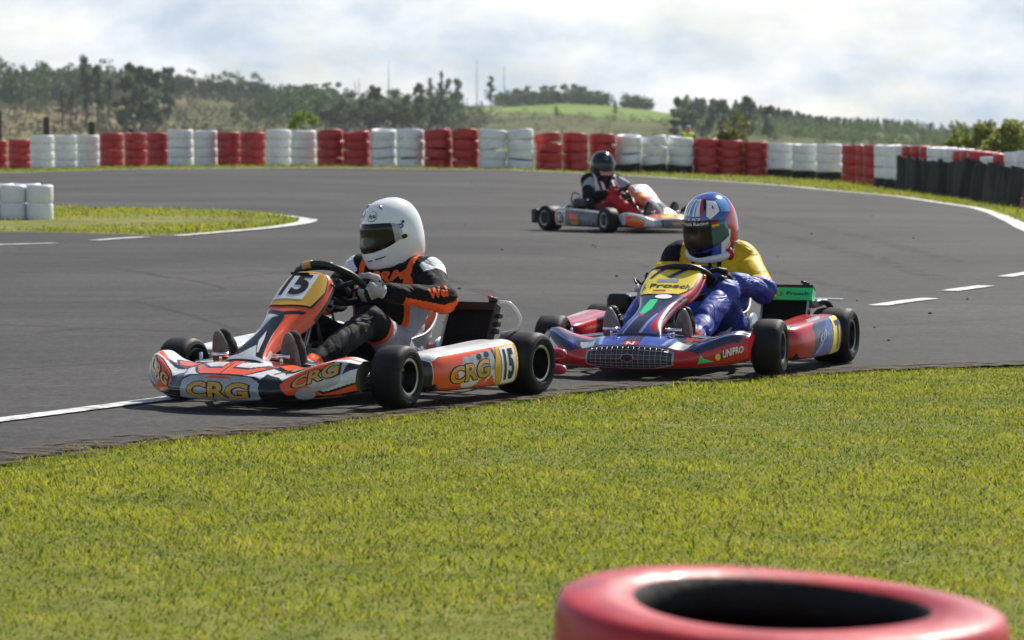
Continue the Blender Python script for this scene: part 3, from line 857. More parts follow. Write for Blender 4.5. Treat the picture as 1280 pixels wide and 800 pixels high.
# colour blocks counted from the left
blocks = []; cnt = {'W': 0, 'R': 0}; prev = None
for i, s_ in enumerate(ST):
    if s_[2] != prev:
        cnt[s_[2]] += 1; blocks.append([]); prev = s_[2]
    blocks[-1].append(i)
info = {}
c2 = {'W': 0, 'R': 0}
for b in blocks:
    col = ST[b[0]][2]; c2[col] += 1
    nb = len(b)
    for k, i in enumerate(b):
        pos = {1: ['only'], 2: ['left', 'right'], 3: ['left', 'middle', 'right']}.get(nb, ['first', 'second', 'third', 'fourth', 'last'])[k]
        info[i] = (c2[col], pos)
LEV = {4: ['bottom', 'lower middle', 'upper middle', 'top'], 5: ['bottom', 'second lowest', 'centre', 'second highest', 'top']}
belt_pts = []
STK = []
for i, (l, rr_, c, top) in enumerate(ST):
    px = 0.5 * (l + rr_); d = float(np.interp(px, DPX, DD))
    x = (px - 640) / FPX * d; z0 = gz1(x, d)
    Rr = (rr_ - l) / FPX * d / 2 * 1.0
    ztop = CH + ray(px, top)[2] * d
    n = 4 if i < 41 else 5
    Hh = (ztop - z0 + 0.01) / n
    lean = R(6.0) if 395 < px < 865 else R(random.uniform(-1, 1.5))
    belted = i >= 41
    if belted: belt_pts.append((x, d, z0, Rr, Hh * n, c))
    blk, pos = info[i]
    STK.append((x, d, Rr))
    for k in range(n):
        cc = c
        bare = (k == 0 and ((769 <= l <= 1130 and c == 'W') or (l > 1050 and not belted and False)))
        me = random.choice(TM['B' if bare else c])
        o = obj('car_tyre', me)
        zz_ = z0 - 0.01 + k * Hh
        o.location = (x + random.uniform(-.007, .007), d - math.sin(lean) * k * Hh + random.uniform(-.007, .007), zz_)
        o.rotation_euler = (lean, R(random.uniform(-.6, .6)), random.uniform(0, 6.28))
        o.scale = (Rr / .3, Rr / .3, Hh / .2 * 0.995)
        colname = 'unpainted black' if bare else CN[c]
        tag(o, f"{LEV[n][k]} {colname} tyre of {pos} stack, {ORD[blk]} {CN[c]} block from left, far barrier", 'tyre', 'tyres stacked in the far barrier')
# dark rubber belts hanging in front of the stacks on the right
nB = len(belt_pts)
for k in range(nB):
    x, d, z0, Rr, H, c = belt_pts[k]
    # direction toward the track is to the left and to the camera
    a, b = belt_pts[max(k - 1, 0)], belt_pts[min(k + 1, nB - 1)]
    t = np.array([b[0] - a[0], b[1] - a[1]]); t /= np.linalg.norm(t)
    nrm = np.array([t[1], -t[0]]); 
    if nrm[0] > 0: nrm = -nrm
    wd = random.uniform(.60, .68); htop = H * random.uniform(0.66, 0.76)
    if k in (8, 9): htop = H * 0.92
    nu, nv = 15, 12
    P = np.zeros((nu, nv, 3))
    ph = random.uniform(0, 6)
    for i in range(nu):
        s_ = (i / (nu - 1) - 0.5)
        for j in range(nv):
            v = j / (nv - 1)
            bulge = 0.17 * math.cos(s_ * PI) + 0.02 * math.sin(5 * s_ + ph) * v
            offd = Rr - .08 + bulge + 0.10 * (1 - v) * (0.6 + 0.3 * math.sin(ph)) + 0.02 * math.sin(3 * v + ph)
            if k in (8, 9) and v > 0.8: offd += -(v - 0.8) * 0.9
            q = np.array([x, d]) + t * wd * s_ * (1 + 0.08 * (1 - v) * math.sin(ph * 2)) + nrm * offd
            P[i, j] = (q[0], q[1], gz1(q[0], q[1]) + v * htop * (1 + 0.04 * math.sin(4 * s_ + ph)))
    bmat = ('rubber_belt', 'rubber_belt_worn', 'rubber_belt_dark')[k % 3]
    mb = MB(); off = np.array([nrm[0], nrm[1], 0]) * -0.012
    Q = P + off
    mb.grid(P, bmat); mb.grid(Q, bmat, flip=True)
    def strip(A, B): mb.grid(np.stack([A, B], 0), bmat)
    strip(P[0], Q[0]); strip(Q[-1], P[-1]); strip(Q[:, 0], P[:, 0]); strip(P[:, -1], Q[:, -1])
    o = mb.build('rubber_mat')
    blk, pos = info[41 + k]
    tag(o, f"dark rubber mat hanging below {pos} top tyre, {ORD[blk]} {CN[c]} block from left, far barrier", 'rubber mat', 'rubber mats hung on the far barrier')

# small kart tyres stacked two high on the island, left edge
KT = tyre_mesh('kart_tyre_white', 'tyre_white', 5, R0=0.152, H0=0.205, hole=0.075, n=36)
names_c = ['right end column', 'second column from the right', 'third column from the right', 'left end column']
for ci, pxc in enumerate((50, 16.5, -17, -50)):
    p = at(pxc, 278.5)
    for k in range(2):
        o = obj('kart_tyre', KT)
        o.location = (p[0], p[1], p[2] + 0.02 + k * 0.205); o.rotation_euler = (0, R(random.uniform(-1, 1)), random.uniform(0, 6)); 
        tag(o, f"{['lower', 'upper'][k]} white kart tyre in {names_c[ci]}, stack on the grass island", 'tyre', 'white kart tyres on the island')
for ci, pxc in enumerate((33, 0)):
    p = at(pxc, 276.2)
    for k in range(2):
        o = obj('kart_tyre', KT)
        o.location = (p[0], p[1] + .12, p[2] + 0.02 + k * 0.205); o.rotation_euler = (0, 0, random.uniform(0, 6))
        tag(o, f"{['lower', 'upper'][k]} white kart tyre in back row behind {['the right pair of columns', 'the left pair of columns'][ci]} on the island", 'tyre', 'white kart tyres on the island')

# foreground red tyre stack
FT = tyre_mesh('car_tyre', 'tyre_red_gloss', 3, R0=0.30, H0=0.19, hole=0.186, n=96, proud=True)
dfg = 4.86; xfg = (980 - 640) / FPX * dfg
axis_r, axis_b = R(2.6), R(2.2)
ztop = CH + ray(980, 752)[2] * dfg
Mt = Matrix.Rotation(axis_r, 4, 'Y') @ Matrix.Rotation(axis_b, 4, 'X')
for k in range(3):
    o = obj('car_tyre', FT)
    up = Mt @ Vector((0, 0, 1))
    topc = Vector((xfg, dfg, ztop)) - up * (0.197 * .95 * (3 - k))
    o.location = topc; o.rotation_euler = Mt.to_euler(); 
    tag(o, ['lowest', 'middle', 'glossy red'][k] + (' red tyre under the glossy one in the near foreground stack' if k < 2 else ' tyre on top of the near foreground stack, bottom right of the photo'), 'tyre', 'red tyres of the foreground stack')

# wooden fence posts behind the barrier on the left
for px, top, lab, wv in ((0.5, 139, 'tall dark fence post at the far left behind the tyre barrier', 5), (59, 146, 'dark rounded fence post behind the white stack block on the left', 8), (115.5, 152, 'dark fence post behind the right edge of the leftmost white block', 9), (165, 161, 'short post tip just showing above the second red stack block', 8)):
    d = float(np.interp(px, DPX, DD)) + 1.6
    x = (px - 640) / FPX * d; zt = CH + ray(px, top)[2] * d; zb = gz1(x, d) - .05
    mb = MB(); rr_ = wv / 2 / FPX * d
    mb.tube([(x, d, zb), (x, d, zb + (zt - zb) * .5), (x + .005, d, zt - .04), (x + .005, d, zt)], [rr_ * 1.05, rr_, rr_ * .98, rr_ * .7], 'wood_post', n=10)
    tag(mb.build('fence_post'), lab, 'fence post', 'wooden fence posts behind the barrier')

# =================================================================== TREES
mat_leaf('leaf_dark', [(0.0389, 0.0707, 0.0247), (0.0796, 0.1202, 0.0389), (0.1238, 0.1626, 0.053)], tr=0.3, scale=0.9)
mat_leaf('leaf_mid', [(0.0595, 0.0935, 0.0272), (0.1105, 0.1615, 0.0407), (0.17, 0.2125, 0.0595)], tr=0.35, scale=0.9)
mat_leaf('leaf_conifer', [(0.031, 0.0589, 0.028), (0.0558, 0.09, 0.0372), (0.0853, 0.121, 0.0466)], tr=0.2, scale=0.5)
mat_leaf('leaf_brown', [(0.06, 0.066, 0.036), (0.108, 0.102, 0.054), (0.156, 0.132, 0.072)], tr=0.2, scale=0.5)
mat_leaf('leaf_bright', [(0.102, 0.17, 0.0255), (0.187, 0.272, 0.0425), (0.289, 0.34, 0.068)], tr=0.45, scale=5)
mat_leaf('leaf_autumn', [(0.07, 0.105, 0.0224), (0.154, 0.168, 0.035), (0.28, 0.182, 0.063)], tr=0.4, scale=3)
mat_leaf('leaf_yellow', [(0.105, 0.15, 0.027), (0.225, 0.255, 0.045), (0.39, 0.36, 0.09)], tr=0.4, scale=2.2)

def quads(C, Sz, r, updir=0.3):
    n = len(C); a = r.normal(size=(n, 3)); a[:, 2] *= (1 - updir); a /= np.linalg.norm(a, axis=1, keepdims=True)
    b = np.cross(a, r.normal(size=(n, 3))); b /= np.linalg.norm(b, axis=1, keepdims=True)
    Sz = np.broadcast_to(Sz, (n,))[:, None]
    V = np.stack([C - a * Sz * .5, C + b * Sz * .32, C + a * Sz * .5, C - b * Sz * .32], 1)
    return V.reshape(-1, 3)
def leafmesh(name, V, m):
    n = len(V) // 4
    return raw_mesh(name, V, np.arange(n * 4).reshape(n, 4), [m], smooth=False)

def crown_points(kind, H, W, n, r):
    """points of leaf clumps for a tree of height H and width W standing at the origin"""
    if kind == 'conifer':
        t = r.random(n) ** 0.75; z = H * (0.10 + 0.90 * t)
        rad = W / 2 * (1 - t) ** 0.85 * (0.75 + 0.3 * np.sin(t * 40 + r.uniform(0, 6))) + 0.04 * W
        a = r.random(n) * 2 * PI; q = np.sqrt(r.random(n)) 
        return np.stack([rad * q * np.cos(a), rad * q * np.sin(a), z - 0.1 * q * rad], 1)
    if kind == 'pine':     # long bare stem, thin ragged crown
        out = []; nb = 46
        for k in range(nb):
            t = 0.30 + 0.68 * r.random() ** .8; a = r.random() * 2 * PI; ln = W / 2 * (1.12 - t) ** .7 * 1.25 * r.uniform(.35, 1.1)
            m_ = n // nb
            s = r.random(m_) ** .8
            out.append(np.stack([ln * s * math.cos(a), ln * s * math.sin(a), np.full(m_, H * t) + r.uniform(-.1, .35) * ln * s], 1) + r.normal(size=(m_, 3)) * W * 0.035)
        return np.concatenate(out)
    # broadleaf: several ragged clumps round limbs
    nc = 24 if kind == 'broad' else 10
    out = []
    for k in range(nc):
        t = r.uniform(0.05, 0.93) if kind == 'broad' else r.uniform(.2, .9); a = r.random() * 2 * PI
        rr = W / 2 * math.sqrt(max(0.05, 1 - ((t - 0.48) / 0.5) ** 2)) * r.uniform(.35, .85)
        c = np.array([rr * math.cos(a), rr * math.sin(a), H * t]); R_ = W * r.uniform(.12, .22)
        m_ = n // nc; d = r.normal(size=(m_, 3)); d /= np.linalg.norm(d, axis=1, keepdims=True)
        out.append(c + d * R_ * (r.random((m_, 1)) ** 0.45) * np.array([1, 1, .8]))
    return np.concatenate(out)

def trunk_mb(kind, H, W, r, m='bark'):
    mb = MB(); top = {'conifer': .9, 'pine': .97, 'broad': .72, 'bush': .6}.get(kind, .7)
    r0 = H * 0.016 if kind != 'bush' else H * 0.02
    pts = [(0, 0, -0.3)] + [(W * .03 * r.normal(), W * .03 * r.normal(), H * top * q) for q in (.25, .5, .75, 1)]
    mb.tube(pts, [r0 * 1.4, r0, r0 * .8, r0 * .5, r0 * .2], m, n=7)
    if kind in ('broad', 'bush', 'pine'):
        for k in range(7):
            t = r.uniform(.3, .8); a = r.random() * 2 * PI; z = H * top * t
            ln = W * r.uniform(.2, .42)
            mb.tube([(0, 0, z), (ln * .5 * math.cos(a), ln * .5 * math.sin(a), z + ln * .35), (ln * math.cos(a), ln * math.sin(a), z + ln * (.6 if kind != 'pine' else .1))], [r0 * .5, r0 * .3, r0 * .1], m, n=5)
    return mb

PROTO = {}
def proto(kind, leaf, seed, n=1700, sz=0.07, W=0.55, m='bark'):
    """unit-height tree"""
    r = np.random.default_rng(seed)
    C = crown_points(kind, 1.0, W, n, r)
    s = sz * (0.6 + 0.8 * r.random(len(C)))
    cm = leafmesh('crown', quads(C, s, r), leaf)
    tb = trunk_mb(kind, 1.0, W, r, m); 
    tme = bpy.data.meshes.new('trunk'); tme.from_pydata(tb.v, [], tb.f); tme.materials.append(MATS[m]); tme.update()
    return (cm, tme, W)
PROTO = {
 'broad': [proto('broad', 'leaf_dark', 1, W=.8), proto('broad', 'leaf_mid', 2, W=.75), proto('broad', 'leaf_dark', 3, W=.9)],
 'tall': [proto('broad', 'leaf_dark', 4, W=.45, n=1400), proto('broad', 'leaf_mid', 5, W=.4, n=1400)],
 'scrag': [proto('pine', 'leaf_dark', 6, n=1500, sz=.036, W=.42), proto('pine', 'leaf_dark', 7, n=1500, sz=.036, W=.4), proto('pine', 'leaf_brown', 8, n=1300, sz=.034, W=.36)],
 'conifer': [proto('conifer', 'leaf_conifer', 9, n=520, sz=.07, W=.36), proto('conifer', 'leaf_conifer', 10, n=520, sz=.07, W=.42)],
 'row': [proto('broad', 'leaf_brown', 11, n=900, sz=.055, W=.8), proto('broad', 'leaf_dark', 12, n=900, sz=.055, W=.75), proto('broad', 'leaf_dark', 13, n=900, sz=.055, W=.9)],
}
def tree(name, kind, px, base, top, wpx, label, group='trees on the far hillside', depth=None, cat='tree'):
    cm, tm, W = random.choice(PROTO[kind])
    p = None
    if depth is None:
        p = at(px, base)
        if p is None or p[1] > YR + 40: depth = YR
    if depth is not None:
        x = (px - 640) / FPX * depth; p = np.array([x, depth, gz1(x, depth)])
    zt = CH + ray(px, top)[2] * p[1]
    H = max(zt - p[2], 0.5) * 1.03
    Wm = wpx / FPX * p[1]
    o = empty(name, tuple(p), random.uniform(0, 6.28))
    sx = Wm / (W * 1.05)
    o.scale = (sx, sx, H)
    tag(o, label, cat, group)
    t_ = obj('trunk', tm, o); c_ = obj('crown', cm, o)
    return o
# left hillside: tall ragged trees standing in the dry clearing
for px, base, top, wpx, lab in (
  (78, 158, 108, 22, 'dark bare-stemmed tree leftmost in the dry clearing of the left hill'),
  (90, 160, 112, 16, 'thin bare-stemmed tree beside the leftmost tree in the dry clearing'),
  (108, 162, 71, 30, 'tallest ragged tree above the left skyline, behind the white tyre block'),
  (122, 163, 82, 26, 'ragged tree just right of the tallest tree on the left hill'),
  (137, 160, 98, 20, 'thin leaning tree between the tallest tree and the dense clump, left hill'),
  (158, 166, 90, 34, 'left tree of the dense dark clump above the second red tyre block'),
  (165, 164, 79, 26, 'tall pointed tree rising from the dense clump on the left hill'),
  (177, 165, 79, 30, 'tall tree with a broken crown in the dense clump on the left hill'),
  (190, 165, 86, 30, 'right tree of the dense dark clump above the first tall white stack'),
  (210, 150, 81, 24, 'tall slim tree right of the dense clump on the left skyline')):
    if 150 < px < 220: tree('broadleaf_tree', 'tall', px, base, top, wpx * 1.15, lab)
    else: tree('pine_tree', 'scrag', px, base, top, wpx * 1.25, lab)
for px, top, wpx, lab in ((224, 92, 20, 'small round tree beginning the skyline row on the left hill'), (241, 86, 22, 'round tree in the skyline row above the second white stack pair'), (258, 91, 18, 'small tree third in the skyline row on the left hill'),
  (272, 90, 20, 'dark tree midway along the skyline row on the left hill'), (287, 86, 22, 'bushy tree right of the middle of the skyline row'), (301, 86, 26, 'broadest tree of the skyline row on the left hill'), (317, 91, 24, 'loose-crowned tree near the right end of the skyline row'), (328, 97, 16, 'last small tree at the right end of the skyline row')):
    tree('broadleaf_tree', 'row', px, 112, top, wpx, lab, depth=YR - 6)
for px, base, top, wpx, lab in (
  (389, 126, 104, 26, 'low rounded tree alone on the skyline left of the middle'), (416, 128, 101, 30, 'round dark tree on the skyline above the fourth red block'),
  (408, 168, 118, 40, 'broad dark tree on the slope behind the sapling, right of it'), (432, 168, 120, 44, 'broad tree left of the middle wood on the slope'), (455, 168, 119, 40, 'dense tree in the middle wood above the white tyre pair'),
  (468, 166, 107, 24, 'upright tree poking above the left part of the middle wood'), (478, 168, 124, 40, 'low tree at the front of the middle wood'), (500, 168, 113, 40, 'large dark tree in the centre of the middle wood'),
  (515, 168, 128, 44, 'low spreading tree at the front edge of the middle wood'), (523, 166, 101, 22, 'pointed tree above the centre of the middle wood'), (549, 168, 121, 40, 'round dark tree at the right end of the middle wood, low'),
  (566, 150, 94, 30, 'tall dense tree at the right end of the middle wood')):
    tree('broadleaf_tree', 'broad' if wpx > 26 else 'tall', px, base, top, wpx, lab)
for px, base, top, wpx, lab in ((538, 150, 98, 16, 'slim sparse tree left of the tall dense tree in the middle'), (551, 150, 90, 16, 'tallest slim tree in the middle, beside the dense crown'), (614, 140, 96, 20, 'slim tree standing at the left end of the round wood'), (769, 150, 126, 12, 'small thin tree in the meadow right of the round wood'), (695, 150, 133, 10, 'tiny thin tree on the meadow edge below the round wood')):
    tree('pine_tree', 'scrag', px, base, top, wpx, lab)
q = [(630, 113, 22), (644, 110, 26), (662, 108, 26), (680, 105, 26), (697, 105, 26), (712, 104, 26), (728, 107, 26), (742, 112, 24), (753, 118, 20)]
for k, (px, top, wpx) in enumerate(q):
    tree('broadleaf_tree', 'broad', px, 134, top, wpx, f"{ORD[k + 1]} tree from left in the rounded wood on top of the meadow", 'trees of the rounded hilltop wood', depth=YR + 12 + 8 * (k % 2))
q = [(781, 127, 18), (795, 121, 22), (809, 125, 20)]
for k, (px, top, wpx) in enumerate(q):
    tree('broadleaf_tree', 'broad', px, 140, top, wpx, ['left', 'middle', 'right'][k] + ' tree of the small dark copse right of the rounded wood', 'trees of the small copse', depth=YR + 10)
for px, base, top, wpx, lab in ((846, 172, 120, 22, 'tall tree at the left end of the wood on the right'), (862, 172, 126, 36, 'broad tree near the left end of the wood on the right'), (884, 172, 129, 30, 'dense tree second crown in the wood on the right'),
  (903, 172, 128, 26, 'tree just behind the autumn bush in the wood on the right'), (935, 172, 120, 24, 'tallest tree in the right wood, right of the autumn bush'), (961, 172, 132, 20, 'pale pointed tree right of the tallest tree in the right wood'), (922, 172, 134, 30, 'low dark tree left of the tallest tree in the right wood')):
    tree('broadleaf_tree', 'broad' if wpx > 28 else 'tall', px, base, top, wpx, lab)
# bare dead poles on the skyline
for px, base, top, lab in ((486, 140, 76, 'tall dead bare trunk above the middle wood'), (596, 140, 75, 'tallest dead bare trunk left of the slim tree'), (630, 134, 82, 'faint thin dead trunk above the left end of the round wood'), (444, 128, 100, 'left of two faint dead trunks on the skyline'), (449, 128, 99, 'right of two faint dead trunks on the skyline')):
    x = (px - 640) / FPX * YR; z = gz1(x, YR); zt = CH + ray(px, top)[2] * YR; H = zt - z
    mb = MB(); r0 = 0.085
    mb.tube([(0, 0, -.5), (.05, 0, H * .5), (0, 0, H)], [r0 * 1.5, r0, r0 * .5], 'bark_pale', n=6)
    for k in range(14):
        zz_ = H * random.uniform(.25, .97); a = random.uniform(0, 6.28); ln = random.uniform(.2, .7)
        mb.tube([(0, 0, zz_), (ln * math.cos(a), ln * math.sin(a), zz_ - .1 * ln)], [.03, .01], 'bark_pale', n=4)
    tag(mb.build('dead_tree', loc=(x, YR, z)), lab, 'dead tree', 'dead bare trunks on the skyline')

def mass(name, pts, kind, leaf, hfn, wfn, n, sz, label, seed):
    """a far wood reading as one mass: one object"""
    r = np.random.default_rng(seed); out = []
    for (x, y) in pts:
        H = hfn(x, y, r); W = wfn(H, r)
        C = crown_points(kind, H, W, n, r)
        out.append(quads(C + np.array([x, y, gz1(x, y)]), sz * H * (0.6 + .8 * r.random(len(C))), r))
    o = obj(name, leafmesh(name, np.concatenate(out), leaf)); tag(o, label, 'wood', kind='stuff'); return o
r = np.random.default_rng(12)
def rowpts(px0, px1, n, y0, y1):
    yy = y0 + (y1 - y0) * r.random(n); pp = px0 + (px1 - px0) * r.random(n); return [((p - 640) / FPX * YR, y) for p, y in zip(pp, yy)]
# plantation along the left ridge
mass('plantation', rowpts(-220, 215, 700, 610, 700) + rowpts(-220, 400, 1500, 690, 805), 'conifer', 'leaf_conifer', lambda x, y, r: (2.7 + 0.8 * r.random()) * (1 if x < -75 else .75), lambda H, r: H * .45, 60, .15, 'dense young conifer plantation along the left ridge', 21)
mass('hill_scrub', rowpts(205, 620, 950, 430, 700), 'bush', 'leaf_brown', lambda x, y, r: 0.8 + 2.2 * r.random() ** 2, lambda H, r: H * 1.3, 60, .16, 'grey brown scrub covering the slope right of the clearing', 22)
mass('hill_scrub', rowpts(-150, 210, 320, 470, 690), 'bush', 'leaf_mid', lambda x, y, r: 0.6 + 1.2 * r.random(), lambda H, r: H * 1.4, 50, .18, 'scattered green shrubs in the dry clearing on the left hill', 23)
mass('hill_scrub', rowpts(590, 860, 320, 480, 690), 'bush', 'leaf_mid', lambda x, y, r: 0.5 + 1.1 * r.random() ** 2, lambda H, r: H * 1.6, 50, .18, 'mixed green scrub on the slope below the meadow', 24)
mass('hill_scrub', rowpts(590, 860, 140, 480, 690), 'bush', 'leaf_brown', lambda x, y, r: 0.4 + .8 * r.random() ** 2, lambda H, r: H * 1.8, 50, .18, 'brownish dry scrub on the slope below the meadow', 25)
def hw(x, y, r):
    px = 640 + FPX * x / YR
    return (np.interp(px, [840, 930, 1000, 1050, 1100, 1150, 1200, 1400], [3.6, 3.2, 2.3, 2.2, 2.0, 1.7, 1.6, 1.6])) * (0.8 + .35 * r.random())
mass('far_wood', rowpts(835, 1420, 900, 680, 815), 'conifer', 'leaf_conifer', hw, lambda H, r: H * .7, 70, .16, 'dark conifer wood sloping down to the right on the far hill', 26)
mass('far_wood', rowpts(850, 1420, 520, 500, 690), 'broad', 'leaf_mid', lambda x, y, r: (1.2 + 1.4 * r.random()), lambda H, r: H * 1.3, 96, .16, 'greener mixed wood in front of the dark conifers on the right', 27)

mass('middle_wood', rowpts(396, 590, 150, 560, 720), 'broad', 'leaf_dark', lambda x, y, r: (2.6 + 2.4 * r.random()), lambda H, r: H * .95, 240, .11, 'dense dark wood filling the middle of the far slope', 28)
mass('undergrowth', rowpts(620, 764, 90, 806, 826) + rowpts(776, 818, 26, 806, 816), 'broad', 'leaf_dark', lambda x, y, r: (2.0 + 1.2 * r.random()), lambda H, r: H * 1.2, 150, .13, 'dark undergrowth closing the foot of the hilltop woods', 29)
mass('hill_grove', rowpts(128, 222, 60, 600, 720), 'broad', 'leaf_dark', lambda x, y, r: (3.2 + 4.5 * r.random()), lambda H, r: H * .62, 260, .085, 'mixed grey green grove filling the dense clump on the left hill', 33)
mass('hill_grove', rowpts(-120, 128, 36, 600, 720), 'broad', 'leaf_mid', lambda x, y, r: (1.8 + 2.2 * r.random()), lambda H, r: H * .8, 180, .10, 'low green growth between the trunks in the left clearing', 34)
mass('undergrowth', rowpts(205, 345, 70, 780, 800), 'broad', 'leaf_dark', lambda x, y, r: (2.6 + 1.0 * r.random()), lambda H, r: H * .8, 150, .13, 'dark growth under the tree row on the left skyline', 30)
# near shrubs just behind the barrier
def shrub(name, px, base_drop, top, wpx, depth, leaf, n, sz, label, seed, kind='bush', group='shrubs behind the tyre barrier', cat='shrub'):
    r = np.random.default_rng(seed)
    x = (px - 640) / FPX * depth; z = gz1(x, depth)
    zt = CH + ray(px, top)[2] * depth; H = zt - z; W = wpx / FPX * depth
    o = empty(name, (x, depth, z), 0); tag(o, label, cat, group)
    C = crown_points(kind, H, W, n, r)
    # twiggy tips leaving the outline
    tips = []
    for k in range(26):
        c = C[r.integers(len(C))]; dirv = np.array([r.normal() * .4, r.normal() * .4, 1.0]); 
        s = r.random(10)[:, None]; tips.append(c + dirv * s * H * .13 + r.normal(size=(10, 3)) * .03)
    C = np.concatenate([C] + tips)
    C = C[C[:, 2] < H * 1.0]
    obj('crown', leafmesh('crown', quads(C, sz * (0.6 + .8 * r.random(len(C))), r), leaf), o)
    trunk_mb('bush', H, W, r).build('trunk', o)
    return o
shrub('sapling', 381, 0, 137, 50, 97, 'leaf_bright', 420, .11, 'bright green sapling rising behind the tyre barrier left of centre', 31)
shrub('shrub', 916, 0, 138, 62, 99, 'leaf_autumn', 1500, .11, 'autumn tinged bush behind the barrier right of the person in the yellow vest', 32, kind='broad')
for k, (px, top, w_, d, lab) in enumerate(((1196, 150, 52, 100, 'left yellow green shrub behind the right end of the barrier'), (1228, 149, 60, 97, 'middle yellow green shrub behind the right end of the barrier'), (1262, 150, 70, 94, 'large yellow green shrub at the right edge behind the barrier'), (1300, 150, 60, 96, 'shrub at the far right cut by the picture edge'))):
    shrub('shrub', px, 0, top, w_, d, 'leaf_yellow', 3600, .13, lab, 40 + k, kind='broad')
shrub('small_tree', 1277, 0, 132, 26, 105, 'leaf_mid', 900, .13, 'darker small tree rising above the shrubs at the right edge', 50, kind='broad')

# =================================================================== HAZE
mh = bpy.data.materials.new('haze'); mh.use_nodes = True
nt = mh.node_tree; nt.nodes.clear()
out = nt.nodes.new('ShaderNodeOutputMaterial'); pv = nt.nodes.new('ShaderNodeVolumePrincipled')
pv.inputs['Color'].default_value = (0.86, 0.92, 1.0, 1); pv.inputs['Density'].default_value = 0.00016; pv.inputs['Anisotropy'].default_value = 0.0
nt.links.new(pv.outputs[0], out.inputs['Volume']); MATS['haze'] = mh
mb = MB(); mb.box((0, 600, 10), (2000, 1360, 56), 'haze', bev=0)
tag(mb.build('haze'), 'pale blue air between the track and the far hills', 'haze', kind='stuff')
# =================================================================== KART MATERIALS
mat('kart_rubber', (0.0095, 0.0095, 0.0098), rough=0.6, spec=0.25, var=0.35, vscale=9, rvar=0.12, bump=0.12, bscale=120)
mat('sidewall_scuff', (0.05, 0.046, 0.042), rough=0.75, spec=0.3, var=0.5, vscale=25)
mat('rim_black', (0.006, 0.006, 0.0065), rough=0.3, spec=0.6)
mat('rim_silver', (0.35, 0.35, 0.36), rough=0.35, metal=0.9)
mat('rim_edge', (0.45, 0.45, 0.46), rough=0.3, metal=0.9)
mat('steel', (0.42, 0.42, 0.43), rough=0.28, metal=1.0)
mat('chrome', (0.75, 0.75, 0.76), rough=0.12, metal=1.0)
mat('frame_black', (0.009, 0.009, 0.010), rough=0.4)
mat('frame_grey', (0.12, 0.12, 0.12), rough=0.4, metal=0.4)
mat('plastic_black', (0.007, 0.007, 0.0075), rough=0.42, spec=0.35, bump=0.1, bscale=200)
mat('plastic_grey', (0.19, 0.19, 0.20), rough=0.35, spec=0.5, dirt=(0.05, 0.045, 0.04), dirt_amt=.5, dscale=9)
mat('seat_fibreglass', (0.50, 0.50, 0.47), rough=0.35, dirt=(0.15, 0.13, 0.1), dirt_amt=.5, dscale=8)
mat('body_white', (0.66, 0.66, 0.66), rough=0.28, coat=0.2, dirt=(0.30, 0.28, 0.26), dirt_amt=0.40, dscale=14)
mat('body_silver', (0.40, 0.41, 0.42), rough=0.3, coat=0.2, metal=0.25, dirt=(0.20, 0.19, 0.18), dirt_amt=0.45, dscale=14)
mat('body_orange', (0.78, 0.090, 0.018), rough=0.28, coat=0.22, dirt=(0.42, 0.07, 0.03), dirt_amt=0.3, dscale=16)
mat('body_black', (0.006, 0.006, 0.007), rough=0.25, coat=0.2)
mat('body_gold', (0.58, 0.30, 0.03), rough=0.32, coat=0.3)
mat('plate_gold', (0.66, 0.36, 0.025), rough=0.4, coat=0.3)
mat('plate_white', (0.78, 0.78, 0.78), rough=0.35)
mat('body_red', (0.46, 0.014, 0.018), rough=0.25, coat=0.22, dirt=(0.14, 0.02, 0.02), dirt_amt=0.35, dscale=10)
mat('body_pinkred', (0.50, 0.03, 0.06), rough=0.35, coat=0.3)
mat('body_navy', (0.012, 0.014, 0.032), rough=0.22, coat=0.22, color2=(0.03, 0.035, 0.075), vscale=14)
mat('body_blue', (0.025, 0.05, 0.30), rough=0.25, coat=0.22, color2=(0.06, 0.10, 0.42), vscale=12)
mat('body_paleblue', (0.25, 0.30, 0.50), rough=0.25, coat=0.22)
mat('body_green', (0.015, 0.62, 0.20), rough=0.35, coat=0.3)
mat('plate_yellow', (0.78, 0.60, 0.03), rough=0.35, coat=0.3)
mat('grille_mesh', (0.055, 0.055, 0.06), rough=0.4, metal=0.4)
mat('clear_hose', (0.72, 0.72, 0.72), rough=0.25, trans=0.3)
mat('ink_black', (0.010, 0.010, 0.011), rough=0.45)
mat('ink_white', (0.80, 0.80, 0.80), rough=0.4)
mat('ink_navy', (0.02, 0.02, 0.10), rough=0.4)
mat('flag_red', (0.55, 0.01, 0.01), rough=0.4)
mat('flag_gold', (0.80, 0.52, 0.02), rough=0.4)
mat('radiator_core', (0.006, 0.006, 0.0065), rough=0.7, spec=.15, bump=0.8, bscale=30, stretch=(1, 1, 12))
mat('alloy_gold', (0.45, 0.30, 0.07), rough=0.35, metal=0.7)
mat('tank_plastic', (0.42, 0.34, 0.24), rough=0.4, trans=0.2)

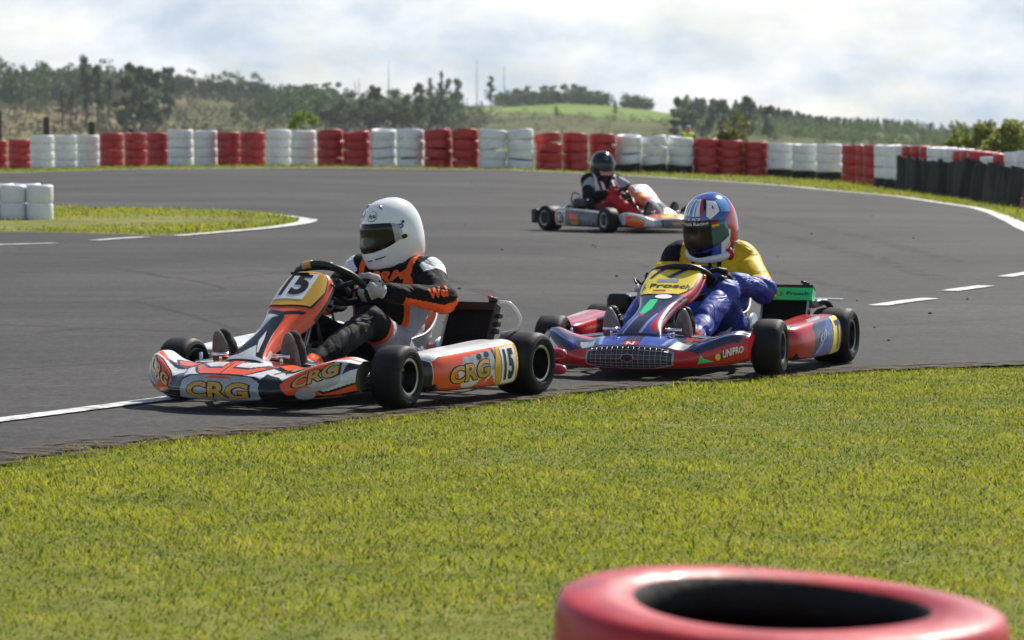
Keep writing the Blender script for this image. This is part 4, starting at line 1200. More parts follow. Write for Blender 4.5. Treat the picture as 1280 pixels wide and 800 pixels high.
PH = PI
RX = -.43      # rear axle
def wheel(parent, x, y, Rr, W, rim_m, steer=0.0, out=1, scuff=True):
    """tyre, rim and hub turned about the y axis; out=+1/-1 tells which side faces outward"""
    e = empty('wheel', (x, y, Rr), steer); e.parent = parent
    h = W / 2; rh = Rr * 0.535
    t = MB(); s = out
    prof = [(rh, -h * .80), (rh + .010, -h * .93), (Rr * .72, -h * 1.0), (Rr * .86, -h * .97), (Rr * .955, -h * .84), (Rr * .99, -h * .62), (Rr, -h * .3), (Rr * 1.002, 0), (Rr, h * .3), (Rr * .99, h * .62), (Rr * .955, h * .84), (Rr * .86, h * .97), (Rr * .72, h), (rh + .010, h * .93), (rh, h * .80)]
    ms = ['kart_rubber'] * 3 + ['sidewall_scuff' if scuff else 'kart_rubber'] + ['kart_rubber'] * 6 + ['sidewall_scuff' if scuff else 'kart_rubber'] + ['kart_rubber'] * 3
    ms[3] = ms[10] = 'kart_rubber'
    t.lathe(prof, (0, 0, 0), (0, 1, 0), ms, 64)
    for q in (.64, .80):   # moulded ring on the sidewall
        for sg in (-1, 1):
            t.lathe([(Rr * q - .002, sg * h * .985), (Rr * q, sg * h * 1.012), (Rr * q + .002, sg * h * .985)], (0, 0, 0), (0, 1, 0), 'sidewall_scuff' if q > .7 else 'kart_rubber', 56)
    t.build('tyre', e)
    r = MB()
    r.lathe([(rh + .012, s * h * .86), (rh + .006, s * h * .90), (rh - .004, s * h * .86)], (0, 0, 0), (0, 1, 0), 'rim_edge', 48)
    r.lathe([(rh - .004, s * h * .87), (rh - .010, s * h * .5), (rh - .016, s * h * .1), (rh * .72, -s * h * .05), (rh * .50, s * h * .05), (rh * .45, s * h * .05)], (0, 0, 0), (0, 1, 0), rim_m, 48)
    r.lathe([(rh + .008, -s * h * .86), (rh - .01, -s * h * .8), (rh - .016, s * h * .1)], (0, 0, 0), (0, 1, 0), rim_m, 48)
    for k in range(3):
        a = 2 * PI * k / 3 + .4
        r.tube([(math.cos(a) * rh * .62, s * h * .0, math.sin(a) * rh * .62), (math.cos(a) * rh * .62, s * h * .22, math.sin(a) * rh * .62)], .008, 'steel', 8)
    for k in range(6):
        a = 2 * PI * k / 6
        r.tube([(math.cos(a) * rh * .86, s * h * .02, math.sin(a) * rh * .86), (math.cos(a) * rh * .86, s * h * .10, math.sin(a) * rh * .86)], .012, 'frame_black', 8)
    r.build('rim', e)
    hb = MB()
    hb.lathe([(rh * .46, -s * h * .4), (rh * .46, s * h * .10), (rh * .34, s * h * .14), (rh * .30, s * h * .32), (rh * .20, s * h * .38), (.001, s * h * .38)], (0, 0, 0), (0, 1, 0), 'frame_grey' if rim_m == 'rim_silver' else 'rim_black', 24)
    hb.build('hub', e)
    return e

def nose_surface(ws=1.0, lift=0.0, xs=0.0):
    secs = [(-.53, .80, .69, .175 + lift, .178 + lift, .085), (-.47, .86, .715, .190 + lift, .195 + lift, .068), (-.38, .935, .745, .172 + lift * .6, .185, .058), (-.27, .995, .775, .140, .172, .052), (-.17, 1.035, .79, .150, .188, .048),
            (0, 1.052, .80, .158, .200, .046)]
    secs = secs + [(-a[0],) + a[1:] for a in secs[-2::-1]]
    C = []; ur = []
    for (y, xf, xb, ztf, ztb, zb) in secs:
        xf += xs; xb += xs
        d = xf - xb
        C.append([(xf - .02, y * ws, zb), (xf, y * ws, zb + .02), (xf + .004, y * ws, (zb + ztf) * .5), (xf - .016, y * ws, ztf - .012), (xf - .045, y * ws, ztf + .004),
                  (xf - d * .55, y * ws, ztf + (ztb - ztf) * .6 + .008), (xb, y * ws, ztb), (xb - .004, y * ws, ztb - .03), (xb + .04, y * ws, zb + .05), (xb + d * .5, y * ws, zb + .005)])
        ur.append(y)
    s = Surf(C, ur, 300, 170, closev=True)
    # orient normals outward: compare with the direction from the section centre
    p, n = s.ev(np.array([0.0]), np.array([2.0]))
    if n[0][0] < 0: s.sgn = -1.0
    return s

def add_closed(mb, s, cols, capm):
    # closev surface with end caps
    mb.grid(s.P, cols, closev=True, flip=(s.sgn < 0))
    for row, fl in ((s.P[0], 0), (s.P[-1], 1)):
        c = row.mean(0); k = len(row)
        V = np.concatenate([row, [c]]); F = [[i, (i + 1) % k, k] for i in range(k)]
        mb.add(V, F if fl else [f[::-1] for f in F], capm)

def panel_surface(wp=1.0, top=0.0, back=0.0, flat=1.0):
    """front panel carrying the plate: rows go from the nose up to the steering wheel. (x, z, halfwidth, side drop)"""
    rows = [(.90, .165, .125, .03), (.865, .205, .118, .03), (.80, .250, .100, .04), (.72, .300, .092, .05), (.64, .350, .098, .06), (.575, .395, .122, .065), (.525, .435, .145, .06), (.46, .492, .152, .055), (.395, .550, .142, .05), (.365, .578, .122, .045), (.350, .586, .10, .04)]
    C = []; ur = []
    for i, (x, z, hw, dr) in enumerate(rows):
        hw *= wp; z += top * max(0, i - 2) / 8; x += back * max(0, i - 2) / 8
        # local normal (perpendicular to the slope) in xz
        j0, j1 = max(i - 1, 0), min(i + 1, len(rows) - 1)
        tx, tz = rows[j1][0] - rows[j0][0], rows[j1][1] - rows[j0][1]; l = math.hypot(tx, tz); nx, nz = tz / l, -tx / l
        row = []
        for a, dd in ((-1.0, 1.25), (-.97, .75), (-.80, .30), (-.5, .08), (0, 0), (.5, .08), (.80, .30), (.97, .75), (1.0, 1.25)):
            row.append((x - nx * dr * dd * flat, a * hw, z - nz * dr * dd * flat))
        C.append(row); ur.append(i)
    s = Surf(C, ur, 280, 200)
    p, n = s.ev(np.array([7.0]), np.array([4.0]))
    if n[0][0] < 0: s.sgn = -1.0
    return s

def add_open(mb, s, cols, back, th=0.004):
    mb.grid(s.P, cols, flip=(s.sgn < 0))
    U, V = np.meshgrid(s.U, s.V, indexing='ij')
    p, n = s.ev(U, V)
    Q = s.P - n * th
    mb.grid(Q, back, flip=(s.sgn > 0))
    for A, B in ((s.P[0], Q[0]), (Q[-1], s.P[-1]), (Q[:, 0], s.P[:, 0]), (s.P[:, -1], Q[:, -1])):
        mb.grid(np.stack([A, B], 0), back)

def pod_surface(side):
    rows = [(.43, .53, .55, .185, .085), (.40, .575, .50, .205, .068), (.33, .625, .46, .218, .06), (.15, .650, .45, .228, .056), (-.05, .662, .45, .236, .056), (-.22, .668, .45, .244, .058), (-.32, .664, .46, .246, .066), (-.355, .63, .48, .235, .085)]
    C = []; ur = []
    for (x, yo, yi, zt, zb) in rows:
        h = zt - zb
        pts = [(yo - .045, zb), (yo - .012, zb + .014), (yo, zb + h * .38), (yo - .006, zb + h * .72), (yo - .028, zt - .012), (yo - .07, zt), ((yo + yi) / 2 - .02, zt - .004), (yi, zt - .02), (yi, zb + .03), ((yo + yi) / 2, zb)]
        C.append([(.43 - (.43 - x) * .885, side * y, z) for (y, z) in pts]); ur.append(x)
    s = Surf(C, ur, 220, 120, closev=True)
    p, n = s.ev(np.array([0.0]), np.array([2.5]))
    if n[0][1] * side < 0: s.sgn = -1.0
    return s

def line(pts, w, vs=.035):
    def f(U, V):
        m = np.zeros(U.shape, bool)
        for (a, b), (c, d) in zip(pts[:-1], pts[1:]):
            ax, ay, bx, by = a, b * vs, c, d * vs; L2 = (bx - ax) ** 2 + (by - ay) ** 2 + 1e-12
            t = np.clip(((U - ax) * (bx - ax) + (V * vs - ay) * (by - ay)) / L2, 0, 1)
            m |= (U - ax - t * (bx - ax)) ** 2 + (V * vs - ay - t * (by - ay)) ** 2 < w * w
        return m
    return f
def outlined(m, pts, edge='body_black', w=.004, vs=.035): return [(m, pts), (edge, line(pts + pts[:1], w, vs))]
def nosemap(s):   # u = y (kart left positive), v
    return lambda u, v: s.ev(np.asarray(u, float), np.asarray(v, float))

def logo_letters(mb, s, fn, u0, u1, v0, v1, txt='CRG', slant=0.0, ink='body_gold', edge='ink_black', shear=0.0):
    put_text(mb, txt, fn, u0 - .008 * (1 if u1 > u0 else -1), u1 + .008 * (1 if u1 > u0 else -1), v0 - .08, v1 + .08, edge, off=.0016, bold=.075, slant=slant, shear=shear)
    put_text(mb, txt, fn, u0, u1, v0, v1, ink, off=.0034, bold=.035, slant=slant, shear=shear)

def kart_common(root, P):
    wm = P['rim']
    st = P.get('steer', 0)
    wheel(root, .525, .53, .130, .135, wm, st, 1); wheel(root, .525, -.53, .130, .135, wm, st, -1)
    wheel(root, RX, .58, .134, .195, wm, 0, 1); wheel(root, RX, -.58, .134, .195, wm, 0, -1)
    fm = P.get('frame', 'frame_black')
    f = MB(); t = .015
    for s in (-1, 1):
        f.tube([(.70, s * .20, .075), (.52, s * .34, .075), (.36, s * .33, .06), (.05, s * .24, .05), (-.2, s * .30, .055), (-.36, s * .31, .09), (-.53, s * .30, .12)], t, fm, 10, smoothpath=4)
        f.tube([(.52, s * .34, .075), (.525, s * .42, .10), (.525, s * .44, .15)], t, fm, 8)
        f.tube([(.36, s * .33, .06), (.36, s * .60, .075), (.30, s * .60, .085), (-.28, s * .60, .085), (-.30, s * .33, .07)], .011, fm, 8, smoothpath=3)
        f.tube([(.30, s * .34, .06), (.30, s * .57, .17), (-.22, s * .57, .18), (-.24, s * .33, .08)], .009, fm, 8, smoothpath=3)
    f.tube([(.70, -.20, .075), (.72, 0, .075), (.70, .20, .075)], t, fm, 10, smoothpath=3)
    f.tube([(.30, -.33, .055), (.30, .33, .055)], t, fm, 8); f.tube([(-.15, -.27, .055), (-.15, .27, .055)], t, fm, 8)
    f.tube([(-.40, -.31, .09), (-.40, .31, .09)], t, fm, 8); f.tube([(-.53, -.30, .12), (-.53, .30, .12)], t, fm, 8)
    f.build('frame', root)
    tr = MB(); tr.box((.33, 0, .043), (.76, .50, .004), 'frame_grey', bev=.001); tr.build('floor_tray', root)
    ax = MB(); ax.tube([(RX, -.60, .139), (RX, .60, .139)], .020, 'frame_grey', 14)
    for y in (-.31, .05, .31): ax.box((RX, y, .135), (.09, .03, .10), 'frame_grey', bev=.008)
    ax.lathe([(.085, -.004), (.085, .004), (.03, .004)], (RX, -.20, .139), (0, 1, 0), 'steel', 30)
    ax.lathe([(.095, -.004), (.095, .004), (.03, .004)], (RX, .17, .139), (0, 1, 0), 'steel', 30)
    ax.build('rear_axle', root)
    # front stub axles, tie rods
    s_ = MB()
    for s in (-1, 1):
        s_.tube([(.525, s * .44, .06), (.53, s * .44, .20)], .010, 'chrome', 10)
        s_.box((.525, s * .44, .13), (.05, .045, .075), 'steel', bev=.006)
        s_.tube([(.525, s * .44, .13), (.525, s * .545, .13)], .0105, 'frame_grey', 10)
        s_.tube([(.47, s * .43, .12), (.43, s * .05, .16)], .0075, 'chrome', 8)
        s_.box((.49, s * .435, .125), (.07, .018, .014), 'steel', bev=.004)
    s_.build('steering_linkage', root)
    # pedals and brake rod
    for s in (-1, 1):
        p = MB()
        p.tube([(.74, s * .04, .08), (.74, s * .20, .08)], .008, 'steel', 8)
        p.tube([(.74, s * .15, .08), (.79, s * .15, .16), (.80, s * .15, .215)], .007, 'chrome', 8, smoothpath=3)
        p.tube([(.80, s * .11, .215), (.80, s * .19, .215)], .009, 'chrome', 8)
        p.tube([(.75, s * .22, .13), (.50, s * .24, .12), (.20, s * .26, .10)], .006, 'chrome', 8)
        p.build('pedal', root)
    # bumper bars joining nose to frame
    b = MB()
    for s in (-1, 1):
        b.tube([(.70, s * .20, .075), (.86, s * .20, .085)], .010, 'chrome', 8)
        b.tube([(.64, s * .24, .15), (.82, s * .22, .16)], .009, 'chrome', 8)
    b.tube([(.70, -.34, .17), (.72, -.2, .185), (.735, 0, .19), (.72, .2, .185), (.70, .34, .17)], .009, 'chrome', 8, smoothpath=3)
    b.build('nose_bracket', root)
    # fuel tank
    k = MB(); k.box((.30, 0, .135), (.24, .20, .17), 'tank_plastic', bev=.03, seg=3, taper=(.85, .9))
    k.tube([(.30, .0, .22), (.30, 0, .245)], .028, 'plastic_black', 14)
    if P.get('tank_stripes'):
        for q in (-.07, 0.0, .07): k.box((.30 + q, 0, .135), (.028, .206, .150), 'body_orange', bev=.01, taper=(.85, .9))
    k.build('fuel_tank', root)
    # seat shell
    path = [(.06, .125), (.0, .075), (-.12, .055), (-.25, .065), (-.36, .12), (-.43, .21), (-.475, .30), (-.50, .385)]
    hw = [.15, .18, .19, .195, .195, .185, .16, .11]; dp = [.05, .12, .20, .22, .20, .15, .09, .04]
    Cc = []
    for i, (x, z) in enumerate(path):
        a, b_ = path[max(i - 1, 0)], path[min(i + 1, len(path) - 1)]
        tx, tz = b_[0] - a[0], b_[1] - a[1]; l = math.hypot(tx, tz); nx, nz = (-tz / l, tx / l)
        if nx < 0 and i > 3: nx, nz = -nx, -nz
        if i <= 3: nx, nz = abs(nx) * .4, abs(nz)
        row = []
        for q in np.linspace(-1, 1, 9):
            an = q * 1.45
            row.append((x + nx * dp[i] * (1 - math.cos(an)), hw[i] * math.sin(an) / math.sin(1.45), z + nz * dp[i] * (1 - math.cos(an))))
        Cc.append(row)
    ss = Surf(Cc, list(range(8)), 40, 40)
    m = MB(); add_open(m, ss, P.get('seat', 'seat_fibreglass'), P.get('seat', 'seat_fibreglass'), .006)
    edge = np.concatenate([ss.P[:, 0], ss.P[-1, 1:-1], ss.P[::-1, -1], ss.P[0, -2:0:-1]])
    m.tube(edge[::2], .006, P.get('seat', 'seat_fibreglass'), 6, closed=True)
    m.build('seat', root)
    for s in (-1, 1):
        s2 = MB(); s2.tube([(-.40, s * .31, .09), (-.42, s * .26, .24), (-.43, s * .18, .30)], .009, 'steel', 8); s2.build('seat_stay', root)
        s2 = MB(); s2.tube([(.0, s * .27, .06), (-.05, s * .21, .15)], .008, 'steel', 8); s2.build('seat_stay', root)

STEER_C = np.array([.205, 0.0, .505]); STEER_N = np.array([-.60, 0, .80]); STEER_N = STEER_N / np.linalg.norm(STEER_N)
def steer_basis(rot=0.0):
    e1 = np.array([0, 1.0, 0]); e2 = np.cross(STEER_N, e1)      # e2 points back and down toward the driver
    c, s = math.cos(rot), math.sin(rot)
    return c * e1 + s * e2, -s * e1 + c * e2
def rim_point(ang, rot=0.0, r=(.158, .140), dz=0.0):
    a, b = steer_basis(rot)
    return STEER_C + np.array([-.3 * abs(dz), 0, dz]) + a * r[0] * math.cos(ang) + b * r[1] * math.sin(ang)

def steering(root, rot, accent=None, dz=0.0):
    e = MB(); rim_point = lambda t, r_: globals()['rim_point'](t, r_, dz=dz); STEER_C = globals()['STEER_C'] + np.array([-.3 * abs(dz), 0, dz])
    pts = []
    for k in range(40):
        t = 2 * PI * k / 40
        q = math.sin(t)
        pts.append(rim_point(t, rot) if q > -0.80 else rim_point(t, rot) + steer_basis(rot)[1] * .012 * (-q - .8) * 5)
    e.tube(pts, .0155, 'plastic_black', 12, closed=True)
    a, b = steer_basis(rot)
    for t in (-0.05, PI + .05, PI / 2):
        p = rim_point(t, rot); e.tube([p, STEER_C + (p - STEER_C) * .4 - STEER_N * .02, STEER_C - STEER_N * .03], .011, 'frame_black', 8)
    if accent:
        ar = [rim_point(t, rot) + STEER_N * .004 for t in np.linspace(-PI * .30, -PI * .62, 10)]
        e.tube(ar, .0165, 'frame_black', 12)
        ar = [rim_point(t, rot) + STEER_N * .004 for t in np.linspace(-PI * .50, -PI * .60, 5)]
        e.tube(ar, .0172, accent, 12)
    w = e.build('steering_wheel', root)
    d = MB(); d.box(STEER_C + b * .03 + STEER_N * .0, (.10, .12, .035), 'plastic_black', rot=Matrix(((b[0], a[0], STEER_N[0]), (b[1], a[1], STEER_N[1]), (b[2], a[2], STEER_N[2]))), bev=.012)
    d.build('display', w)
    c = MB(); c.tube([STEER_C - STEER_N * .02, STEER_C - STEER_N * .20 + np.array([.03, 0, 0]), (.45, 0, .10)], .0105, 'steel', 10)
    c.tube([(.36, -.10, .06), (.365, -.03, .36), (.37, 0, .40)], .009, 'frame_black', 8); c.tube([(.36, .10, .06), (.365, .03, .36), (.37, 0, .40)], .009, 'frame_black', 8)
    c.build('steering_column', root)

def engine(root, big=True):
    m = MB(); x, y = -.26, -.36
    m.box((x, y, .14), (.22, .15, .13), 'frame_grey', bev=.02)
    m.lathe([(.05, 0), (.055, .01), (.055, .13), (.045, .15), (.0, .15)], (x + .02, y, .19), (.12, 0, 1), 'frame_black', 24)
    for k in range(7): m.lathe([(.05, -.003), (.078, -.003), (.078, .003), (.05, .003)], (x + .022 + k * .002, y, .20 + k * .018), (.12, 0, 1), 'frame_black', 24)
    m.tube([(x + .04, y, .34), (x + .045, y, .375)], .012, 'plate_white', 10)
    m.tube([(x + .045, y, .375), (x - .02, y - .03, .40), (x - .10, y, .34), (x - .12, y + .02, .22)], .006, 'ink_black', 8, smoothpath=4)
    e = m.build('engine', root)
    a = MB(); a.box((x + .17, y - .02, .29), (.20, .13, .10), 'plastic_black', bev=.03, seg=3); a.tube([(x + .10, y, .26), (x + .05, y, .23)], .03, 'plastic_black', 12)
    a.build('air_box', root)
    h = MB(); h.tube([(x - .03, y, .25), (x - .12, y + .01, .27), (x - .20, y + .02, .24), (x - .24, y + .06, .21), (x - .27, y + .16, .20), (x - .27, y + .36, .20)], [.02, .022, .032, .045, .050, .045], 'steel', 14, smoothpath=5)
    h.build('exhaust', root)
    c = MB(); c.box((-.36, -.235, .17), (.26, .025, .11), 'plastic_black', bev=.012); c.build('chain_guard', root)

def radiator(root, kind):
    m = MB()
    # leaning panel: base (x,z) to top; facing forward
    b0, t0 = np.array([-.27, .13]), np.array([-.385, .375]) if kind == 'black' else np.array([-.375, .352])
    y0, y1 = .255, .47
    def prism(f0, f1, ya, yb, th, mt, back=None):
        p0 = b0 + (t0 - b0) * f0; p1 = b0 + (t0 - b0) * f1
        d = (t0 - b0) / np.linalg.norm(t0 - b0); nrm = np.array([d[1], -d[0]])
        V = []
        for (p, q) in ((p0, ya), (p0, yb), (p1, yb), (p1, ya)): V.append((p[0] + nrm[0] * th, q, p[1] + nrm[1] * th))
        for (p, q) in ((p0, ya), (p0, yb), (p1, yb), (p1, ya)): V.append((p[0] - nrm[0] * th, q, p[1] - nrm[1] * th))
        m.add(V, [[0, 1, 2, 3], [7, 6, 5, 4], [0, 4, 5, 1], [1, 5, 6, 2], [2, 6, 7, 3], [3, 7, 4, 0]], mt, smooth=False)
    prism(0.06, .90 if kind == 'black' else .74, y0, y1, .018, 'radiator_core')
    prism(0, .06, y0 - .006, y1 + .006, .024, 'frame_black')
    prism(.06, .9, y0 - .012, y0 - .001, .022, 'steel' if kind != 'black' else 'seat_fibreglass'); prism(.06, .9, y1 + .001, y1 + .012, .022, 'frame_black' if kind == 'black' else 'steel')
    if kind == 'black': prism(.90, 1.03, y0 - .008, y1 + .008, .027, 'plastic_black')
    else:
        prism(.74, 1.0, y0 - .02, y1 + .025, .030, 'body_green'); prism(1.0, 1.07, y0 - .02, y1 + .022, .026, 'frame_black')
        d3 = np.array([t0[0] - b0[0], 0, t0[1] - b0[1]]); L3 = np.linalg.norm(d3); d3 = d3 / L3; n3 = np.array([d3[2], 0, -d3[0]])
        o = np.array([b0[0], y0 - .02, b0[1]]) + n3 * .032 + d3 * L3 * .74
        fn = flat_fn(o, (0, 1, 0), d3)
        fw = .26; fh = L3 * .26
        put_text(m, 'J. Prosch', fn, fw * .37, fw * .93, fh * .28, fh * .66, 'ink_navy', off=.0015, bold=.015)
        for q, mt in ((0, 'flag_gold'), (1, 'flag_red'), (2, 'ink_black')):
            put_poly(m, [(fw * .10, fh * (.22 + q * .18)), (fw * .32, fh * (.22 + q * .18)), (fw * .32, fh * (.40 + q * .18)), (fw * .10, fh * (.40 + q * .18))], fn, mt, off=.0015, sub=1)
    # filler cap and feet
    m.tube([(t0[0] - .01, y1 - .02, t0[1] + .015), (t0[0] - .01, y1 - .02, t0[1] + .038)], .02, 'frame_black', 12)
    m.tube([(t0[0] - .01, y1 - .02, t0[1] + .034), (t0[0] - .01, y1 - .045, t0[1] + .04)], .007, 'flag_red' if kind == 'black' else 'frame_black', 8)
    m.tube([(b0[0], y0 + .03, b0[1]), (-.20, .33, .06)], .009, 'steel', 8); m.tube([(b0[0], y1 - .03, b0[1]), (-.16, .44, .08)], .009, 'steel', 8)
    o = m.build('radiator', root)
    h = MB(); hm = 'clear_hose' if kind == 'black' else 'plastic_black'
    if kind == 'black':
        h.tube([(t0[0] - .012, y1 + .005, t0[1] + .02), (t0[0] - .04, y1 + .05, t0[1] + .01), (t0[0] - .06, y1 + .085, t0[1] - .05), (t0[0] - .05, y1 + .07, t0[1] - .10), (t0[0] - .02, y1 + .01, t0[1] - .12)], .008, hm, 10, smoothpath=6)
        for q in (.04, .075, .105): h.box((t0[0] - .01 + q * .45, y1 + .018, t0[1] - q), (.03, .03, .022), 'frame_black', bev=.006)
    else:
        h.tube([(t0[0] + .01, y1 + .02, t0[1] - .07), (t0[0] - .05, y1 + .07, t0[1] - .06), (t0[0] - .11, y1 + .085, t0[1] - .12), (t0[0] - .10, y1 + .05, t0[1] - .19), (t0[0] - .04, y1 - .02, t0[1] - .23)], .015, hm, 12, smoothpath=6)
        h.tube([(t0[0] + .01, y1 + .015, t0[1] - .07), (t0[0] - .03, y1 + .05, t0[1] - .06)], .019, 'plastic_grey', 12)
    h.build('hose', o)

# ------------------------------------------------------------------ body work of the three karts
def numplate(parent, s, poly, polyin, txt, u0, u1, v0, v1, m_out, m_in, ink, bold=.04, shear=0.0, sub=4, extra=None):
    mb = MB(); fn = nosemap(s)
    if poly: put_poly(mb, poly, fn, m_out, off=.0022, sub=sub)
    if polyin: put_poly(mb, polyin, fn, m_in, off=.0034, sub=sub)
    if txt: put_text(mb, txt, fn, u0, u1, v0, v1, ink, off=.0050, bold=bold, shear=shear)
    if extra: extra(mb, fn)
    return mb.build('number_plate', parent)

def panel_fn(s):
    # decals given as (a, r): a across in -1..1 (kart left positive), r row 0..10
    return lambda a, r: s.ev(np.asarray(r, float), 4 + np.asarray(a, float) * 4)

def kart15():
    h = (-.50, -.866); c = (-.668, 15.72)
    root = empty('racing_kart', (c[0], c[1], gz1(*c) + .013), math.atan2(h[1], h[0]))
    tag(root, 'orange and white racing kart numbered 15, leading on the left', 'go kart', 'racing karts')
    kart_common(root, dict(rim='rim_black', tank_stripes=True, frame='frame_black', steer=R(3)))
    steering(root, R(-8), 'body_gold', dz=-.02); engine(root); radiator(root, 'black')
    # nose
    s = nose_surface(ws=.96, lift=.02); fn = nosemap(s)
    outl = lambda k: [(y * k, v) for (y, v) in [(-.225, .25), (-.215, 2.7), (-.16, 3.5), (.16, 3.5), (.215, 2.7), (.225, .25), (.12, -.2), (-.12, -.2)]]
    L_ = []
    for sg in (1, -1):
        g = lambda pts: [(sg * a, b) for a, b in pts]
        L_ += [('body_black', g([(.19, 0), (.20, 4.2), (.255, 4.0), (.30, 2.2), (.40, .9), (.53, .5), (.53, -.1), (.2, -.1)]))]
        L_ += outlined('body_orange', g([(-.001, 3.4), (-.001, 6.3), (.26, 6.3), (.36, 5.2), (.30, 4.6), (.20, 4.9), (.15, 4.2), (.11, 3.55)]))
        L_ += outlined('body_white', g([(.03, 4.5), (.03, 5.2), (.13, 5.4), (.17, 5.0), (.10, 4.5)]), w=.003)
        L_ += outlined('body_orange', g([(.27, 2.6), (.30, .95), (.36, .75), (.54, .25), (.54, 1.5), (.43, 1.0), (.385, 2.0), (.46, 3.4), (.40, 3.9), (.31, 3.6)]))
        L_ += [('body_black', line(g([(.205, 5.0), (.30, 4.5), (.42, 4.4), (.50, 4.9)]), .006)), ('body_orange', g([(.36, 4.4), (.48, 3.9), (.53, 4.4), (.50, 5.0), (.42, 4.7)])),
               ('body_black', g([(.485, 2.2), (.50, 3.3), (.54, 3.6), (.54, 3.0)])),
               ('body_silver', g([(.40, 1.2), (.38, 2.0), (.47, 3.3), (.50, 3.2), (.48, 1.6)])), ('ink_black', line(g([(.225, 4.3), (.26, 5.0), (.34, 4.7)]), .003))]
    L_ += [('body_black', lambda U, V: (V > 7.2)), ('body_black', outl(1.0)), ('body_silver', [(-.205, .45), (-.195, 2.6), (-.15, 3.15), (.15, 3.15), (.195, 2.6), (.205, .45), (.12, .1), (-.12, .1)]),
           ('body_orange', [(-.07, 2.75), (-.05, 3.0), (.05, 3.0), (.07, 2.75)])]
    mb = MB(); add_closed(mb, s, s.paint('body_white', L_), 'body_black')
    logo_letters(mb, s, fn, -.155, .155, .75, 2.45)
    logo_letters(mb, s, fn, .325, .475, 1.75, 2.65, slant=.5)
    logo_letters(mb, s, fn, -.475, -.30, 2.2, 3.2, slant=-.5)
    put_poly(mb, ellip(.37, .95, .035, .75), fn, 'body_silver', off=.003)
    put_poly(mb, ellip(.30, 4.9, .03, .35), fn, 'body_silver', off=.002); put_text(mb, 'CRG', fn, .26, .36, 4.35, 4.65, 'ink_black', off=.0025)
    mb.build('nose_cone', root)
    # front panel
    s = panel_surface(wp=.84, top=-.045); pf = panel_fn(s); q = lambda pts: [(r, 4 + a * 4) for a, r in pts]
    L_ = [('body_orange', lambda U, V: U > 5.2), ('body_orange', lambda U, V: (np.abs(V - 4) > 2.6 - .2 * U) & (U > 2.2)), ('body_orange', lambda U, V: U < .9), ('body_black', lambda U, V: (U > .75) & (U < 1.0)),
          ('body_black', q([(-.15, 4.6), (.10, 4.9), (.30, 3.0), (.62, 1.2), (.3, 1.3), (.1, 2.2), (-.2, 1.4), (-.7, 1.2), (-.32, 2.5)])),
          ('body_white', q([(-.62, 5.0), (-.60, 3.2), (-.45, 2.0), (-.25, 3.0), (-.15, 5.0)])),
          ('body_orange', q([(.05, 5.3), (.5, 5.3), (.45, 3.6), (.75, 1.6), (.55, 1.5), (.25, 3.5)])),
          ('body_white', q([(.02, 3.4), (.05, 2.6), (.25, 1.6), (.30, 1.7), (.15, 2.8)])),
          ('body_black', q([(-.55, 5.6), (-.5, 5.25), (.0, 4.75), (.5, 5.25), (.55, 5.6), (.3, 5.5), (0, 5.2), (-.3, 5.5)])),
          ('body_black', lambda U, V: (np.abs(V - 4) > 3.45) & (U > 5.6))]
    mb = MB(); add_open(mb, s, s.paint('body_white', L_), 'plastic_black')
    for sg in (-1, 1): mb.ball(s.ev(np.array([8.0]), np.array([4 + sg * 3.0]))[0][0], .008, 'frame_black', 8, 6)
    mb.box((.43, 0, .535), (.02, .09, .004), 'plastic_black', rot=(0, R(-42), 0), bev=.001)
    pn = mb.build('front_panel', root)
    pm = MB()
    put_poly(pm, [(-.74, 6.1), (-.1, 5.75), (.56, 6.0), (.68, 7.3), (.52, 8.8), (.28, 9.3), (-.35, 9.3), (-.66, 8.8), (-.80, 7.4)], pf, 'ink_black', off=.0018, sub=4)
    put_poly(pm, [(-.68, 6.2), (-.1, 5.9), (.50, 6.1), (.62, 7.3), (.47, 8.7), (.25, 9.15), (-.32, 9.15), (-.60, 8.7), (-.74, 7.4)], pf, 'plate_gold', off=.0030, sub=4)
    put_poly(pm, [(-.46, 6.45), (.20, 6.4), (.26, 8.55), (-.40, 8.6)], pf, 'plate_white', off=.0042, sub=4)
    put_text(pm, '15', pf, -.36, .17, 6.7, 8.35, 'ink_black', off=.0056, bold=.045)
    pm.build('number_plate', pn)
    # side pods
    for side in (1, -1):
        s = pod_surface(side); fn = nosemap(s); F = 1 if side > 0 else -1
        L_ = [('body_orange', [(.36, .5), (.36, 3.5), (.22, 4.2), (-.12, 4.6), (-.12, 3.2), (.10, 2.9), (.20, 2.2), (.16, .9), (.02, .8), (-.08, 1.8), (-.14, .5)]), ('body_black', line([(.36, 3.5), (.22, 4.2), (-.12, 4.6)], .004)),
              ('body_orange', [(.10, .7), (-.02, 1.9), (-.06, 1.9), (.02, .7)]), ('body_black', [(.40, .2), (.42, 3.6), (.39, 3.8), (.365, 3.2), (.36, .2)]), ('body_orange', [(.50, 0), (.50, 4), (.415, 4), (.42, 0)]),
              ('body_black', lambda U, V: V > 7.4), ('body_black', lambda U, V: (V < .35)), ('body_white', [(.36, 3.3), (.30, 3.9), (-.30, 4.6), (-.30, 5.3), (.36, 4.6)]), ('body_silver', [(.16, 2.7), (.15, 3.3), (-.10, 3.6), (-.13, 2.0)]),
              ('body_black', [(-.155, .6), (-.10, 3.9), (-.09, 3.9), (-.135, .6)])]
        mb = MB(); add_closed(mb, s, s.paint('body_white', L_), 'body_black')
        if side > 0: logo_letters(mb, s, fn, .26, -.055, 1.35, 2.55, slant=.35)
        else: logo_letters(mb, s, fn, -.075, .24, 1.6, 2.9, slant=-.35)
        put_poly(mb, ellip(.02, 3.15, .02, .28), fn, 'ink_black', off=.002); put_poly(mb, ellip(-.045, 3.25, .02, .28), fn, 'ink_black', off=.002)
        pod = mb.build('side_pod', root)
